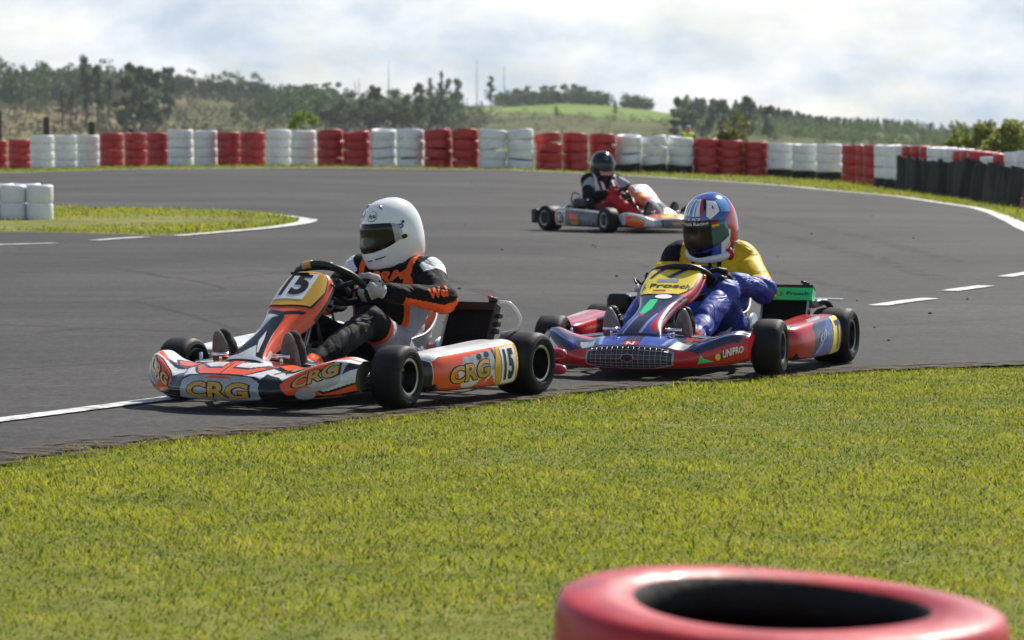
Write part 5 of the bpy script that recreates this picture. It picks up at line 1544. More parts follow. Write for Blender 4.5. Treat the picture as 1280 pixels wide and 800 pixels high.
        u0, u1 = (-.18, -.27) if side > 0 else (-.27, -.18)
        numplate(pod, s, [(-.12, 1.0), (-.10, 2.3), (-.14, 3.95), (-.31, 4.0), (-.335, 3.6), (-.335, .9), (-.31, .55), (-.14, .55)], [(-.165, .95), (-.16, 3.6), (-.285, 3.7), (-.285, .95)], '15', u0, u1, 1.25, 3.4, 'plate_gold', 'plate_white', 'ink_black', bold=.05)
    # rear bumper with red rollers
    m = MB()
    m.tube([(-0.525, -.30, .12), (-0.645, -.28, .12), (-0.750, -.2, .12), (-0.750, .2, .12), (-0.645, .28, .12), (-0.525, .30, .12)], .012, 'frame_black', 8, smoothpath=3)
    for z in (.155, .085):
        m.tube([(-0.745, -.60, z), (-0.755, -.595, z), (-0.760, -.57, z), (-0.760, .57, z), (-0.755, .595, z), (-0.745, .60, z)], [.010, .019, .024, .024, .019, .010], 'body_pinkred', 16)
        for y in (-.2, .2): m.box((-0.755, y, .12), (.03, .03, .12), 'frame_black', bev=.004)
        m.ball((-0.782, .55, z), (.004, .008, .008), 'chrome', 8, 6)
    m.build('rear_bumper', root)
    return root

def kart77():
    h = (-.342, -.94); c = (.872, 17.62)
    root = empty('racing_kart', (c[0], c[1], gz1(*c) + .013), math.atan2(h[1], h[0]))
    tag(root, 'red and blue racing kart numbered 77 with green radiator top, following on the right', 'go kart', 'racing karts')
    kart_common(root, dict(rim='rim_black', frame='frame_black', steer=R(4)))
    steering(root, R(-12), dz=-.098); engine(root); radiator(root, 'green')
    s = nose_surface(ws=.93, lift=.015, xs=-.03); fn = nosemap(s)
    L_ = [('body_navy', lambda U, V: (V > 3.2 + 0.0 * U) & (V < 6.3) & (np.abs(U) < .52)), ('body_navy', [(.26, 3.4), (.33, 2.2), (.50, 2.5), (.52, 4.0), (.3, 5)]), ('body_navy', [(-.26, 3.4), (-.33, 2.2), (-.50, 2.5), (-.52, 4.0), (-.3, 5)])]
    for sg in (1, -1):
        g = lambda pts: [(sg * a, b) for a, b in pts]
        L_ += [('body_blue', g([(.04, 3.8), (.05, 5.8), (.17, 5.8), (.22, 4.6), (.15, 3.7)])), ('body_paleblue', g([(.15, 4.0), (.18, 5.4), (.20, 5.4), (.17, 4.0)])), ('body_blue', g([(.33, 4.2), (.30, 2.8), (.48, 3.2), (.50, 3.6), (.36, 3.4)])),
               ('body_paleblue', g([(.31, 3.5), (.40, 3.2), (.49, 3.7), (.40, 3.4)])), ('body_silver', g([(.19, 3.6), (.21, 4.8), (.29, 4.4), (.26, 3.3)])),
               ('body_red', g([(.24, 5.0), (.50, 5.2), (.54, 6.6), (.2, 6.6)]))]
    def band(U, V): return V < 2.1 + 1.2 * np.clip((np.abs(U) - .27) / .25, 0, 1) * 0 + 0
    L_ += [('body_red', lambda U, V: (V < 2.0) | (V > 6.2)), ('body_silver', rrect(-.225, .225, .35, 3.35, .18)), ('grille_mesh', rrect(-.215, .215, .5, 3.15, .18)),
           ('body_green', [(.33, .9), (.345, 2.0), (.36, 1.5), (.40, 1.1), (.36, 1.0)]), ('body_green', [(-.52, 1.0), (-.52, 2.3), (-.505, 2.0)])]
    mb = MB(); add_closed(mb, s, s.paint('body_red', L_), 'body_red')
    # raised wire of the grille
    for y in np.linspace(-.195, .195, 15): mb.tube([fn(np.array([y]), np.array([v]))[0][0] + fn(np.array([y]), np.array([v]))[1][0] * .002 for v in np.linspace(.55, 3.05, 7)], .0011, 'body_silver', 4)
    for v in (.9, 1.35, 1.8, 2.25, 2.7): mb.tube([fn(np.array([y]), np.array([v]))[0][0] + fn(np.array([y]), np.array([v]))[1][0] * .002 for y in np.linspace(-.20, .20, 15)], .0011, 'body_silver', 4)
    put_poly(mb, ellip(0, 1.9, .035, .42), fn, 'body_silver', off=.0045); put_poly(mb, ellip(0, 1.9, .031, .36), fn, 'ink_black', off=.0055)
    put_poly(mb, rrect(-.04, .04, 3.5, 4.3, .1), fn, 'body_red', off=.002); put_text(mb, 'N', fn, -.02, .02, 3.6, 4.2, 'ink_white', off=.003)
    put_text(mb, 'UNIPRO', fn, .435, .515, 1.35, 2.0, 'ink_white', off=.003, slant=.25); put_poly(mb, ellip(.415, 1.5, .011, .32), fn, 'flag_gold', off=.003); put_poly(mb, ellip(.432, 1.55, .009, .28), fn, 'ink_black', off=.0028)
    put_poly(mb, [(-.475, 2.1), (-.355, 1.3), (-.352, 1.75), (-.47, 2.65)], fn, 'ink_white', off=.003); put_text(mb, 'SPEEDLAB', fn, -.465, -.365, 1.75, 2.05, 'flag_red', off=.0042, slant=-.35, bold=.04)
    nc = mb.build('nose_cone', root)
    # front panel
    s = panel_surface(wp=.93, top=-.098, back=-.17, flat=.6); pf = panel_fn(s); q = lambda pts: [(r, 4 + a * 4) for a, r in pts]
    L_ = [('body_red', lambda U, V: (U < .6)), ('body_silver', lambda U, V: (np.abs(V - 4) > 2.75) & (U > .6) & (U < 5)), ('body_red', lambda U, V: (np.abs(V - 4) > 3.0) & (U < 5.2)),
          ('body_blue', q([(-.75, .8), (-.35, 3.5), (-.25, 3.4), (-.45, .9)])), ('body_paleblue', q([(-.42, .9), (-.22, 3.4), (-.18, 3.3), (-.34, .9)])), ('body_blue', q([(.1, 1.0), (.28, 3.3), (.5, 4.6), (.62, 4.4), (.45, 3), (.5, 1.0)])),
          ('body_paleblue', q([(.0, 1.0), (.2, 3.0), (.26, 3.0), (.08, 1.0)])), ('body_red', q([(.22, 1.4), (.42, 4.2), (.72, 4.8), (.52, 3.0), (.58, 1.2)])),
          ('body_silver', q([(.62, 4.8), (.72, 4.8), (.82, 5.6), (.72, 5.6)])),
          ('body_red', lambda U, V: (U > 5.25)), ('body_navy', lambda U, V: (np.abs(V - 4) > 3.1) & (U > 5.4) & (U < 8.4)), ('body_green', q([(-.28, 3.0), (-.12, 2.9), (-.02, 3.4), (-.02, 4.5), (-.2, 4.5), (-.3, 3.6)])), ('body_red', q([(-.3, 2.7), (-.12, 2.65), (-.12, 2.9), (-.28, 2.95)]))]
    mb = MB(); add_open(mb, s, s.paint('body_navy', L_), 'plastic_black')
    put_poly(mb, ellip(.06, 4.85, .18, .28), pf, 'ink_white', off=.0025)
    for sg in (-1, 1): mb.ball(s.ev(np.array([7.6]), np.array([4 + sg * 3.4]))[0][0], .010, 'alloy_gold', 8, 6)
    ed = [s.P[i, 0] for i in range(133, 280, 10)] + [s.P[-1, j] for j in range(8, 200, 13)] + [s.P[i, -1] for i in range(279, 132, -10)]
    mb.tube(ed, .008, 'body_red', 8)
    pn = mb.build('front_panel', root)
    pm = MB()
    o_ = [(-.66, 5.45), (-.1, 5.2), (.32, 5.35), (.54, 6.4), (.58, 7.8), (.46, 8.75), (-.58, 8.75), (-.80, 7.6), (-.80, 6.4)]
    put_poly(pm, [(a * 1.05, 7 + (r_ - 7) * 1.05) for a, r_ in o_], pf, 'ink_black', off=.0018, sub=4)
    put_poly(pm, o_, pf, 'plate_yellow', off=.0030, sub=4)
    put_text(pm, '77', pf, -.48, .40, 7.0, 8.4, 'ink_navy', off=.0046, bold=.02, shear=.25)
    put_text(pm, 'J. Prosch', pf, -.60, .48, 5.95, 6.5, 'ink_black', off=.0046, bold=.03)
    put_poly(pm, [(-.22, 6.62), (.14, 6.62), (.14, 6.9), (-.22, 6.9)], pf, 'body_paleblue', off=.0042, sub=2)
    for k, mt in enumerate(('flag_gold', 'flag_red', 'ink_black')): put_poly(pm, [(-.22, 5.45 + .12 * k), (.02, 5.43 + .12 * k), (.02, 5.55 + .12 * k), (-.22, 5.57 + .12 * k)], pf, mt, off=.0044, sub=1)
    put_poly(pm, ellip(-.05, 8.55, .08, .10), pf, 'ink_navy', off=.0044, sub=2)
    pm.build('number_plate', pn)
    for side in (1, -1):
        s = pod_surface(side); fn = nosemap(s)
        L_ = [('body_navy', [(.16, .9), (.14, 3.6), (.05, 4.3), (-.30, 4.6), (-.30, .8), (.16, .8)]), ('body_blue', [(.13, 1.2), (.05, 2.4), (-.12, 4.0), (-.22, 4.2), (-.24, .9), (-.1, .9)]), ('body_navy', [(.06, 1.7), (-.02, 2.8), (-.10, 3.3), (-.06, 2.2)]),
              ('body_paleblue', [(.14, 1.0), (.10, 1.5), (-.05, 2.9), (-.06, 2.8), (.08, 1.3)]), ('body_paleblue', [(-.10, .9), (-.16, 3.4), (-.175, 3.4), (-.12, .9)]), ('body_green', [(.38, 4.0), (.40, 4.8), (.31, 4.9)]), ('body_silver', [(.10, 4.6), (.02, 5.4), (-.2, 5.4), (-.1, 4.6)]),
              ('body_red', lambda U, V: (V > 7.0) | (V < .75)), ('body_black', lambda U, V: (V > 7.6))]
        mb = MB(); add_closed(mb, s, s.paint('body_red', L_), 'body_red')
        u0, u1 = (.08, -.05) if side > 0 else (-.05, .08)
        put_text(mb, 'KG', fn, u0, u1, 1.9, 2.6, 'body_paleblue', off=.0025, shear=.3, slant=.5 if side > 0 else -.5)
        pod = mb.build('side_pod', root)
        u0, u1 = (-.215, -.325) if side > 0 else (-.325, -.215)
        numplate(pod, s, [(-.12, .85), (-.19, 4.2), (-.31, 4.2), (-.345, 3.6), (-.345, 1.2), (-.31, .85)], None, '77', u0, u1, 1.25, 3.6, 'plate_yellow', None, 'ink_navy', bold=.03)
    m = MB()   # black plastic rear bumper
    for y in (-.50, .50): m.box((-0.695, y, .145), (.075, .20, .175), 'plastic_black', bev=.022, seg=3)
    m.box((-0.695, 0, .16), (.06, .82, .07), 'plastic_black', bev=.02, seg=3)
    for y in (-.25, .25): m.tube([(-0.525, y, .12), (-0.675, y, .15)], .012, 'frame_black', 8)
    m.build('rear_bumper', root)
    g = MB(); g.box((-0.505, .50, .305), (.07, .20, .004), 'plastic_grey', rot=(0, R(3), 0), bev=.001); g.tube([(-.58, .36, .30), (-.50, .31, .14)], .006, 'steel', 6)
    g.build('wheel_guard', root)
    return root

def kart126():
    h = (.574, -.819); c = (1.13, 38.75)
    root = empty('racing_kart', (c[0], c[1], gz1(*c) + .013), math.atan2(h[1], h[0]))
    tag(root, 'silver and orange racing kart numbered 126, smaller, behind the other two', 'go kart', 'racing karts')
    kart_common(root, dict(rim='rim_silver', frame='frame_grey', steer=R(-4), seat='plastic_black'))
    steering(root, R(6), dz=-.11); engine(root)
    s = nose_surface(ws=.98, lift=.01); fn = nosemap(s)
    L_ = []
    for sg in (1, -1):
        g = lambda pts: [(sg * a, b) for a, b in pts]
        L_ += [('body_white', g([(.28, 1.0), (.30, 4.2), (.50, 3.4), (.53, 1.0)])), ('body_orange', g([(.40, .4), (.37, 1.8), (.42, 2.6), (.52, 3.0), (.54, 1.6), (.54, .4)])), ('body_orange', g([(.0, 3.6), (.0, 5.6), (.16, 5.6), (.22, 4.0)])), ('body_orange', g([(.10, 4.6), (.12, 5.6), (.3, 5.2), (.28, 4.7)])), ('body_gold', g([(.38, 1.8), (.38, 2.4), (.49, 2.6), (.49, 2.0)])),
               ('plate_yellow', g([(.02, 4.2), (.02, 4.8), (.16, 4.8), (.18, 4.2)]))]
    L_ += [('body_black', lambda U, V: (V > 7.2) | (V < .3)), ('body_black', rrect(-.22, .22, .4, 3.4, .15)), ('plastic_grey', rrect(-.205, .205, .6, 3.2, .15)), ('body_gold', [(-.10, 1.4), (-.10, 2.3), (.10, 2.3), (.10, 1.4)])]
    mb = MB(); add_closed(mb, s, s.paint('body_silver', L_), 'body_silver'); mb.build('nose_cone', root)
    s = panel_surface(top=-.10, back=-.02); pf = panel_fn(s); q = lambda pts: [(r, 4 + a * 4) for a, r in pts]
    L_ = [('body_orange', lambda U, V: U > 4.6), ('body_gold', lambda U, V: (U > 5.5) & (U < 6.3) & (np.abs(V - 4) < 2.6)), ('body_silver', lambda U, V: (U > 3.6) & (U < 4.6)), ('body_orange', lambda U, V: (np.abs(V - 4) > 2.7) & (U > 1.5)),
          ('body_black', q([(-.1, 3.6), (.2, 3.6), (.5, 1.2), (-.4, 1.2)])), ('body_orange', lambda U, V: U < .6)]
    mb = MB(); add_open(mb, s, s.paint('body_silver', L_), 'plastic_black'); pn = mb.build('front_panel', root)
    pm = MB(); put_poly(pm, [(-.60, 6.8), (.26, 6.8), (.30, 8.4), (-.60, 8.4)], pf, 'plate_white', off=.003, sub=3); put_text(pm, '126', pf, -.54, .22, 7.0, 8.2, 'ink_black', off=.0046, bold=.04); pm.build('number_plate', pn)
    for side in (1, -1):
        s = pod_surface(side); fn = nosemap(s)
        L_ = [('body_orange', [(-.02, 1.9), (-.06, 3.2), (.0, 3.4), (.12, 2.2), (.12, 1.9)]), ('body_gold', [(-.02, 1.2), (-.02, 1.8), (.12, 1.7), (.12, 1.2)]), ('body_black', lambda U, V: (V > 7.2) | (V < .4))]
        mb = MB(); add_closed(mb, s, s.paint('plastic_grey', L_), 'plastic_grey'); pod = mb.build('side_pod', root)
        u0, u1 = (-.135, -.275) if side > 0 else (-.275, -.135)
        numplate(pod, s, [(-.10, .7), (-.12, 4.0), (-.33, 4.0), (-.34, .7)], [(-.125, 1.0), (-.135, 3.7), (-.285, 3.7), (-.285, 1.0)], '126', u0, u1, 1.3, 3.3, 'plate_gold', 'plate_white', 'ink_black', bold=.04)
    m = MB()
    for y in (-.50, .50): m.box((-0.705, y, .15), (.09, .22, .15), 'plastic_black', bev=.02, seg=3)
    m.box((-0.705, 0, .16), (.06, .82, .06), 'plastic_black', bev=.02, seg=3)
    for y in (-.25, .25): m.tube([(-0.525, y, .12), (-0.685, y, .15)], .012, 'frame_black', 8)
    m.build('rear_bumper', root)
    return root
K15 = kart15(); K77 = kart77(); K126 = kart126()
# =================================================================== DRIVERS
def cloth(name, c, crease=.46, **k):
    d = dict(rough=0.75, spec=0.25, sheen=0.0, var=0.12, vscale=10); d.update(k)
    m = mat(name, c, **d)
    # creases: distorted, stretched noise folded on itself
    nt = m.node_tree; N, L = nt.nodes, nt.links
    tc = N.new('ShaderNodeTexCoord'); mp = N.new('ShaderNodeMapping'); mp.inputs['Scale'].default_value = (1.0, .75, 1.7); mp.inputs['Rotation'].default_value = (.5, .6, .3); L.new(tc.outputs['Object'], mp.inputs[0])
    n = N.new('ShaderNodeTexNoise'); n.inputs['Scale'].default_value = 5.2; n.inputs['Detail'].default_value = 2.6; n.inputs['Distortion'].default_value = 1.6; L.new(mp.outputs[0], n.inputs['Vector'])
    a = N.new('ShaderNodeMath'); a.operation = 'SUBTRACT'; a.inputs[1].default_value = .5; L.new(n.outputs['Fac'], a.inputs[0])
    b = N.new('ShaderNodeMath'); b.operation = 'ABSOLUTE'; L.new(a.outputs[0], b.inputs[0])
    c_ = N.new('ShaderNodeMath'); c_.operation = 'POWER'; c_.inputs[1].default_value = .6; L.new(b.outputs[0], c_.inputs[0])
    bp = N.new('ShaderNodeBump'); bp.inputs['Strength'].default_value = crease; bp.inputs['Distance'].default_value = 0.035
    L.new(c_.outputs[0], bp.inputs['Height']); L.new(bp.outputs[0], N['Principled BSDF'].inputs['Normal'])
    return m
cloth('suit_black', (0.006, 0.006, 0.007), spec=.15); cloth('suit_orange', (0.78, 0.10, 0.015)); cloth('suit_grey', (0.34, 0.34, 0.37)); cloth('suit_white', (0.70, 0.70, 0.71)); cloth('suit_charcoal', (0.016, 0.016, 0.018))
cloth('suit_yellow', (0.66, 0.42, 0.01), rough=.55); cloth('suit_blue', (0.022, 0.05, 0.30), rough=0.55, spec=.4); cloth('suit_skyblue', (0.18, 0.30, 0.60)); cloth('suit_red', (0.42, 0.012, 0.02), rough=.6)
cloth('glove_silver', (0.36, 0.36, 0.38)); cloth('glove_black', (0.007, 0.007, 0.0075), rough=.55)
mat('shoe_sole', (0.13, 0.12, 0.105), rough=.8, var=.3, vscale=20)
mat('skin', (0.48, 0.26, 0.18), rough=.5)
mat('helmet_white', (0.80, 0.80, 0.80), rough=.16, coat=.6); mat('helmet_black', (0.006, 0.006, 0.007), rough=.18, coat=.15, spec=.35); mat('helmet_blue', (0.02, 0.06, 0.32), rough=.15, coat=.7); mat('helmet_red', (0.45, 0.015, 0.03), rough=.15, coat=.7)
mat('helmet_sky', (0.10, 0.30, 0.60), rough=.15, coat=.7); mat('helmet_grey', (0.35, 0.36, 0.38), rough=.2, coat=.5)
mat('visor_dark', (0.012, 0.012, 0.013), rough=.10, spec=.4); mat('visor_blue', (0.06, 0.14, 0.22), rough=.08, spec=.9, metal=.5)
mat('balaclava', (0.012, 0.012, 0.013), rough=.9)
mat('vest_yellow', (0.62, 0.75, 0.03), rough=.6)
mat('hair_brown', (0.05, 0.032, 0.02), rough=.8)

def paint_mesh(name, V, F, fn, parent=None, sdf=None):
    C = V[F].mean(1)
    pid, t = sdf.nearest(C) if sdf is not None else (None, None)
    nm = np.array([p[6] for p in sdf.pr])[pid] if sdf is not None else None
    ms = fn(C, nm, t)
    names = list(dict.fromkeys(ms.tolist()))
    me = raw_mesh(name, V, F, names, np.array([names.index(x) for x in ms]))
    return obj(name, me, parent)

def unit(v): v = np.asarray(v, float); return v / np.linalg.norm(v)

def hand_sdf(p, t, r, n, sc=1.0):
    """glove gripping the rim at p; t along the rim to the thumb side, r outward, n toward the driver"""
    s = SDF(); Pt = lambda a, b, c: p + (r * a + n * b + t * c) * sc
    wrist = Pt(.060, .042, -.062)
    for o, l in ((.031, .95), (.0105, 1.06), (-.0105, 1.0), (-.031, .86)):
        k = Pt(.036, .004, o)
        s.chain([k, Pt(.016 + .004 * l, -.030 * l, o * .98), Pt(-.020 * l, -.026, o * .95), Pt(-.031 * l, .001, o * .92)], [.0125, .0108, .0098, .0088], k=.003, name='finger')
        s.cone(wrist + t * o * .35, k, .017, .0145, k=.014, name='palm')
    s.ell(Pt(.046, .028, -.010), (.030, .030, .036), k=.014, name='palm')
    s.chain([Pt(.040, .052, .018), Pt(.018, .040, .046), Pt(-.010, .031, .050), Pt(-.024, .018, .050)], [.016, .0128, .0112, .010], k=.006, name='thumb')
    return s, wrist

HPROF = [(0, .146), (.42, .134), (.76, .100), (.94, .052), (1.0, .004), (1.0, -.045), (.975, -.085), (.93, -.118), (.87, -.140), (.80, -.147), (.70, -.135)]
def helmet(person, loc, yaw, pitch, roll, base, layers, visor_m, scale=1.0, vis=None, extra=None, trim='helmet_black'):
    e_loc = Vector(loc)
    M = Matrix.Rotation(yaw, 4, 'Z') @ Matrix.Rotation(pitch, 4, 'Y') @ Matrix.Rotation(roll, 4, 'X')
    C = []; ur = []
    for th in np.linspace(-180, 180, 49):
        a = R(th); row = []
        for rho, z in HPROF:
            x = rho * math.cos(a) * (.136 if math.cos(a) > 0 else .150); y = rho * math.sin(a) * .120
            if math.cos(a) > 0:
                f = S((.03 - z) / .12); x += .030 * f * math.cos(a) ** 2 * (1 if z > -.146 else .8)
                if z < -.03: x -= .0 
            row.append((x * scale, y * scale, z * scale))
        C.append(row); ur.append(th)
    s = Surf(C, ur, 360, 200)
    p, n = s.ev(np.array([0.0]), np.array([4.0]))
    if n[0][0] < 0: s.sgn = -1
    fn = nosemap(s)
    mb = MB(); mb.grid(s.P, s.paint(base, layers), flip=(s.sgn < 0))
    # rubber trim along the lower edge
    mb.tube([s.P[i, -14] for i in range(0, 359, 6)], .006 * scale, trim, 8, closed=True)
    if extra: extra(mb, fn)
    h = mb.build('helmet', person); h.location = e_loc; h.rotation_euler = M.to_euler()
    v0, v1, tmax = vis or (3.0, 5.55, 80)
    U, Vv = np.meshgrid(np.linspace(-tmax, tmax, 60), np.linspace(0, 1, 24), indexing='ij')
    k = np.abs(U) / tmax
    lo = v0 + .55 * k ** 3; hi = v1 - 1.0 * k ** 2.2
    VV = lo + (hi - lo) * Vv
    p, n = s.ev(U, VV)
    edge = np.minimum(np.minimum(Vv, 1 - Vv) * 6, np.minimum((1 - k) * 10, 1)); off = .0015 + .0045 * np.clip(edge, 0, 1)
    vm = MB(); vm.grid(p + n * off[..., None] * scale, visor_m if isinstance(visor_m, str) else visor_m(0.25 * (U[1:, 1:] + U[:-1, 1:] + U[1:, :-1] + U[:-1, :-1]), 0.25 * (Vv[1:, 1:] + Vv[:-1, 1:] + Vv[1:, :-1] + Vv[:-1, :-1])), flip=(s.sgn < 0))
    def vfn(u, v):
        u = np.asarray(u, float); v = np.asarray(v, float); kk = np.abs(u) / tmax
        l_ = v0 + .55 * kk ** 3; h_ = v1 - 1.0 * kk ** 2.2
        p_, n_ = s.ev(u, l_ + (h_ - l_) * v); return p_ + n_ * .006 * scale, n_
    return h, vm, vfn

def shoe(person, ank, y, mcol, msole, dxy=0.0):
    s = SDF(); a = np.array(ank)
    heel = a + np.array([.030, 0, -.048]); ball = a + np.array([.068, dxy * .7, .105]); toe = a + np.array([.080, dxy, .155])
    s.cone(a + np.array([-.03, 0, .012]), a, .044, .043, k=.02).cone(a, heel, .04, .036, k=.03).cone(heel, ball, .036, .036, k=.02).cone(ball, toe, .036, .030, k=.02).cone(a, ball, .038, .034, k=.03)
    V, F = s.mesh(.0045)
    o = paint_mesh('shoe', V, F, lambda C, n, t: np.full(len(C), mcol), person, s)
    # sole: rounded plate against the pedal side
    d = toe - heel; L_ = np.linalg.norm(d); d = d / L_; w = np.array([0, 1.0, 0]); nn = np.cross(w, d); nn /= np.linalg.norm(nn)
    if nn[0] < 0: nn = -nn
    out = []
    for q in np.linspace(0, 2 * PI, 28, endpoint=False):
        u = .5 + .5 * math.cos(q) * 1.0; wd = (.034 + .010 * math.sin(u * PI * .9 + .3)) 
        out.append(heel + d * (-.040 + (L_ + .072) * u) + w * wd * math.sin(q) * (1.0))
    out = np.array(out)
    mb = MB(); A = out + nn * .030; B = out + nn * .050; k = len(out); Cc = out.mean(0)
    Bi = Cc + nn * .055 + (out - Cc) * .9
    mb.grid(np.stack([A, B, Bi], 0), msole, closev=True)
    mb.add(list(Bi) , [list(range(k))], msole, smooth=False); mb.add(list(A), [list(range(k))], msole, smooth=False)
    mb.build('sole', o)
    return o

def driver(kart, J, girth, h, wr, wfreq, paint, gl, seed, dz=0.0, label='', rot=0.0, hs=.0035, shoes=('balaclava', 'shoe_sole')):
    s = SDF(); g = girth
    sd_ = J.get('drop', 0.0)
    P = lambda x, y, z: np.array([x, y, z])
    s.ell(P(-.20, 0, .19), (.15, .185 + g * .6, .12), .05, 'pelvis')
    s.ell(P(-.27, 0, .33), (.125 + g * .5, .165 + g * .7, .17), .06, 'belly')
    s.ell(P(-.315, 0, .475 - sd_), (.125 + g * .5, .185 + g * .6, .135), .06, 'chest')
    s.cone(P(-.325, -.15, .555 - sd_), P(-.325, .15, .555 - sd_), .066 + g * .2, .066 + g * .2, .05, 'yoke')
    s.cone(P(-.33, 0, .56 - sd_), P(-.315, 0, .645 - sd_), .062, .058, .03, 'neck')
    for sd in (1, -1): s.cone(P(-.33, sd * .045, .60 - sd_), P(-.315, sd * (J.get('sw', .19) - .025), .562 - sd_), .05 + g * .5, .062 + g * .35, .04, 'yoke')
    hands = []
    a_, b_ = steer_basis(rot)
    for sd, q in ((1, 'L'), (-1, 'R')):
        ang = J['ang' + q]
        p = rim_point(ang, rot, dz=dz)
        r_ = unit(p - (STEER_C + np.array([-.3 * abs(dz), 0, dz]))); t_ = -unit(np.cross(STEER_N, r_)) * sd
        hsdf, wrist = hand_sdf(p, t_, r_, STEER_N, 1.06)
        sh = P(-.31, sd * J.get('sw', .19), .555 - sd_); el = np.array(J['el' + q])
        s.cone(sh, el, .062 + g * .35, .053 + g * .6, .035, 'arm' + q); s.cone(el, wrist + unit(el - wrist) * .02, .053 + g * .6, .040 + g * .45, .02, 'fore' + q)
        cuff = wrist + unit(el - wrist) * .062
        hsdf.cone(wrist, cuff, .030, .037, .012, 'cuff')
        hands.append((q, hsdf))
        hip = P(-.19, sd * .10, .17); kn = np.array(J['kn' + q]); an = np.array(J['an' + q])
        s.cone(hip, kn, .086 + g * .7, .060 + g * .7, .035, 'thigh' + q); s.cone(kn, an, .056 + g * .7, .040 + g * .5, .02, 'shin' + q)
    def disp(Pp):
        A = Pp @ np.array([[.8, .1, -.5], [-.2, .9, .3], [.5, -.2, 1.5]])
        f3 = fbm(A, wfreq * .55, seed + 9, 1.3); f = fbm(Pp, wfreq * .5, seed, .9)
        m = S((Pp[:, 2] - .08) / .1)
        return wr * (f * .5 + 1.2 * (.16 - np.minimum(np.abs(f3), .4))) * m
    V, F = s.mesh(h, disp)
    person = paint_mesh('person', V, F, paint, None, s)
    person.location = kart.location; person.rotation_euler = kart.rotation_euler
    for q, hsdf in hands:
        V, F = hsdf.mesh(hs)
        paint_mesh('glove', V, F, gl, person, hsdf)
    for sd, q in ((1, 'L'), (-1, 'R')): shoe(person, J['an' + q], 0, shoes[0], shoes[1], .012 * sd)
    me = person.data
    bvh = BVHTree.FromPolygons([tuple(v) for v in np.array([v.co for v in me.vertices])], [list(p.vertices) for p in me.polygons])
    def project(txt, org, ud, vd, w, hh, m, bold=.03, shear=0., off=.003, name='lettering', mb=None):
        org, ud, vd = Vector(org), Vector(ud).normalized(), Vector(vd).normalized(); nn = ud.cross(vd).normalized()
        Vt, Ft = text_mesh(txt, bold, shear)
        out = []
        for (u, v) in Vt:
            st = org + ud * (u - .5) * w + vd * (v - .5) * hh + nn * .3
            hit = bvh.ray_cast(st, -nn, .6)
            out.append((hit[0] + nn * off) if hit[0] else st - nn * .3)
        mb.add(out, Ft, m, smooth=False)
    return person, project

def pick(C, default): return np.full(len(C), default, dtype='<U24')

# ---------------- driver of kart 15: black suit with orange trim, white helmet
def paint15(C, n, t):
    m = pick(C, 'suit_black'); x, y, z = C.T; ay = np.abs(y)
    tor = np.isin(n, ['belly', 'chest', 'pelvis'])
    m[tor & (ay > .145) & (z < .46)] = 'suit_grey'; m[tor & (ay > .125) & (ay <= .145) & (z < .50)] = 'suit_orange'
    up = np.isin(n, ['chest', 'yoke']) & (z > .40)
    m[up & (ay > .105) & (ay < .135)] = 'suit_orange'
    m[np.isin(n, ['chest', 'yoke']) & (x < -.385)] = 'suit_orange'
    arm = np.isin(n, ['armL', 'armR']); fore = np.isin(n, ['foreL', 'foreR'])
    # lower outer strip of the sleeve
    low = np.zeros(len(C), bool)
    for q, sd in (('L', 1), ('R', -1)):
        el = np.array(J15['el' + q]); a = np.array([-.31, sd * .182, .505])
        d = unit(el - a); k = arm & (n == 'arm' + q)
        rel = C - a; rel = rel - (rel @ d)[:, None] * d; rel /= np.linalg.norm(rel, axis=1, keepdims=True) + 1e-9
        back = unit(np.array([-.85, sd * .1, -.5]))
        low |= k & ((rel @ back) > .50)
        k2 = n == 'fore' + q; low |= k2 & (C[:, 2] < el[2] - .025 + t * .05) & (t < .75)
        wh = k & (t < .27) & (rel[:, 2] > .45) & (np.abs(rel[:, 0]) < .65); m[wh] = 'suit_white'
    m[low] = 'suit_orange'
    th = np.isin(n, ['thighL', 'thighR'])
    out_ = ay > .085 + .10 * t
    m[th & (t < .76) & out_] = 'suit_grey'; m[th & (t >= .76) & (t < .84) & (ay > .06 + .10 * t)] = 'suit_orange'
    shn = np.isin(n, ['shinL', 'shinR'])
    m[shn & (t > .12) & (t < .55) & (z > .28 - .2 * t)] = 'suit_charcoal'
    m[shn & (t > .80)] = 'suit_orange'; m[shn & (t > .90)] = 'suit_white'
    m[n == 'neck'] = 'balaclava'
    return m
J15 = dict(drop=.05, sw=.182, angL=.42, angR=PI - .85, elL=(-.13, .355, .415), elR=(-.12, -.27, .38), knL=(.20, .20, .335), knR=(.20, -.20, .335), anL=(.655, .155, .135), anR=(.655, -.165, .135))
def gl15(C, n, t):
    m = pick(C, 'glove_silver'); f = fbm(C, 55, 4); m[(n == 'palm') & (f > .35)] = 'suit_black'; m[(n == 'finger') & (t > .75)] = 'suit_black'; m[n == 'cuff'] = 'suit_white'; m[(n == 'cuff') & (t > .35) & (f > .0)] = 'suit_red'
    return m
P15, proj = driver(K15, J15, .006, .0046, .011, 15, paint15, gl15, 11, dz=-.02, rot=R(-8))
tag(P15, 'person in black and orange racing suit and white helmet, leaning in the leading kart', 'person')
mb = MB()
proj('BRM', (-.18, .035, .497), (0, 1, .0), (.35, 0, 1), .16, .032, 'suit_orange', bold=.05, shear=.1, mb=mb)
proj('Racing', (-.18, .02, .465), (0, 1, .0), (.35, 0, 1), .13, .024, 'suit_white', bold=.02, mb=mb)
mb.build('chest_lettering', P15); mb = MB()
proj('Wei', (-.13, .32, .46), (-.55, .65, .10), (.3, -.1, .9), .085, .042, 'suit_orange', bold=.05, shear=.15, mb=mb)
mb.build('sleeve_lettering', P15)
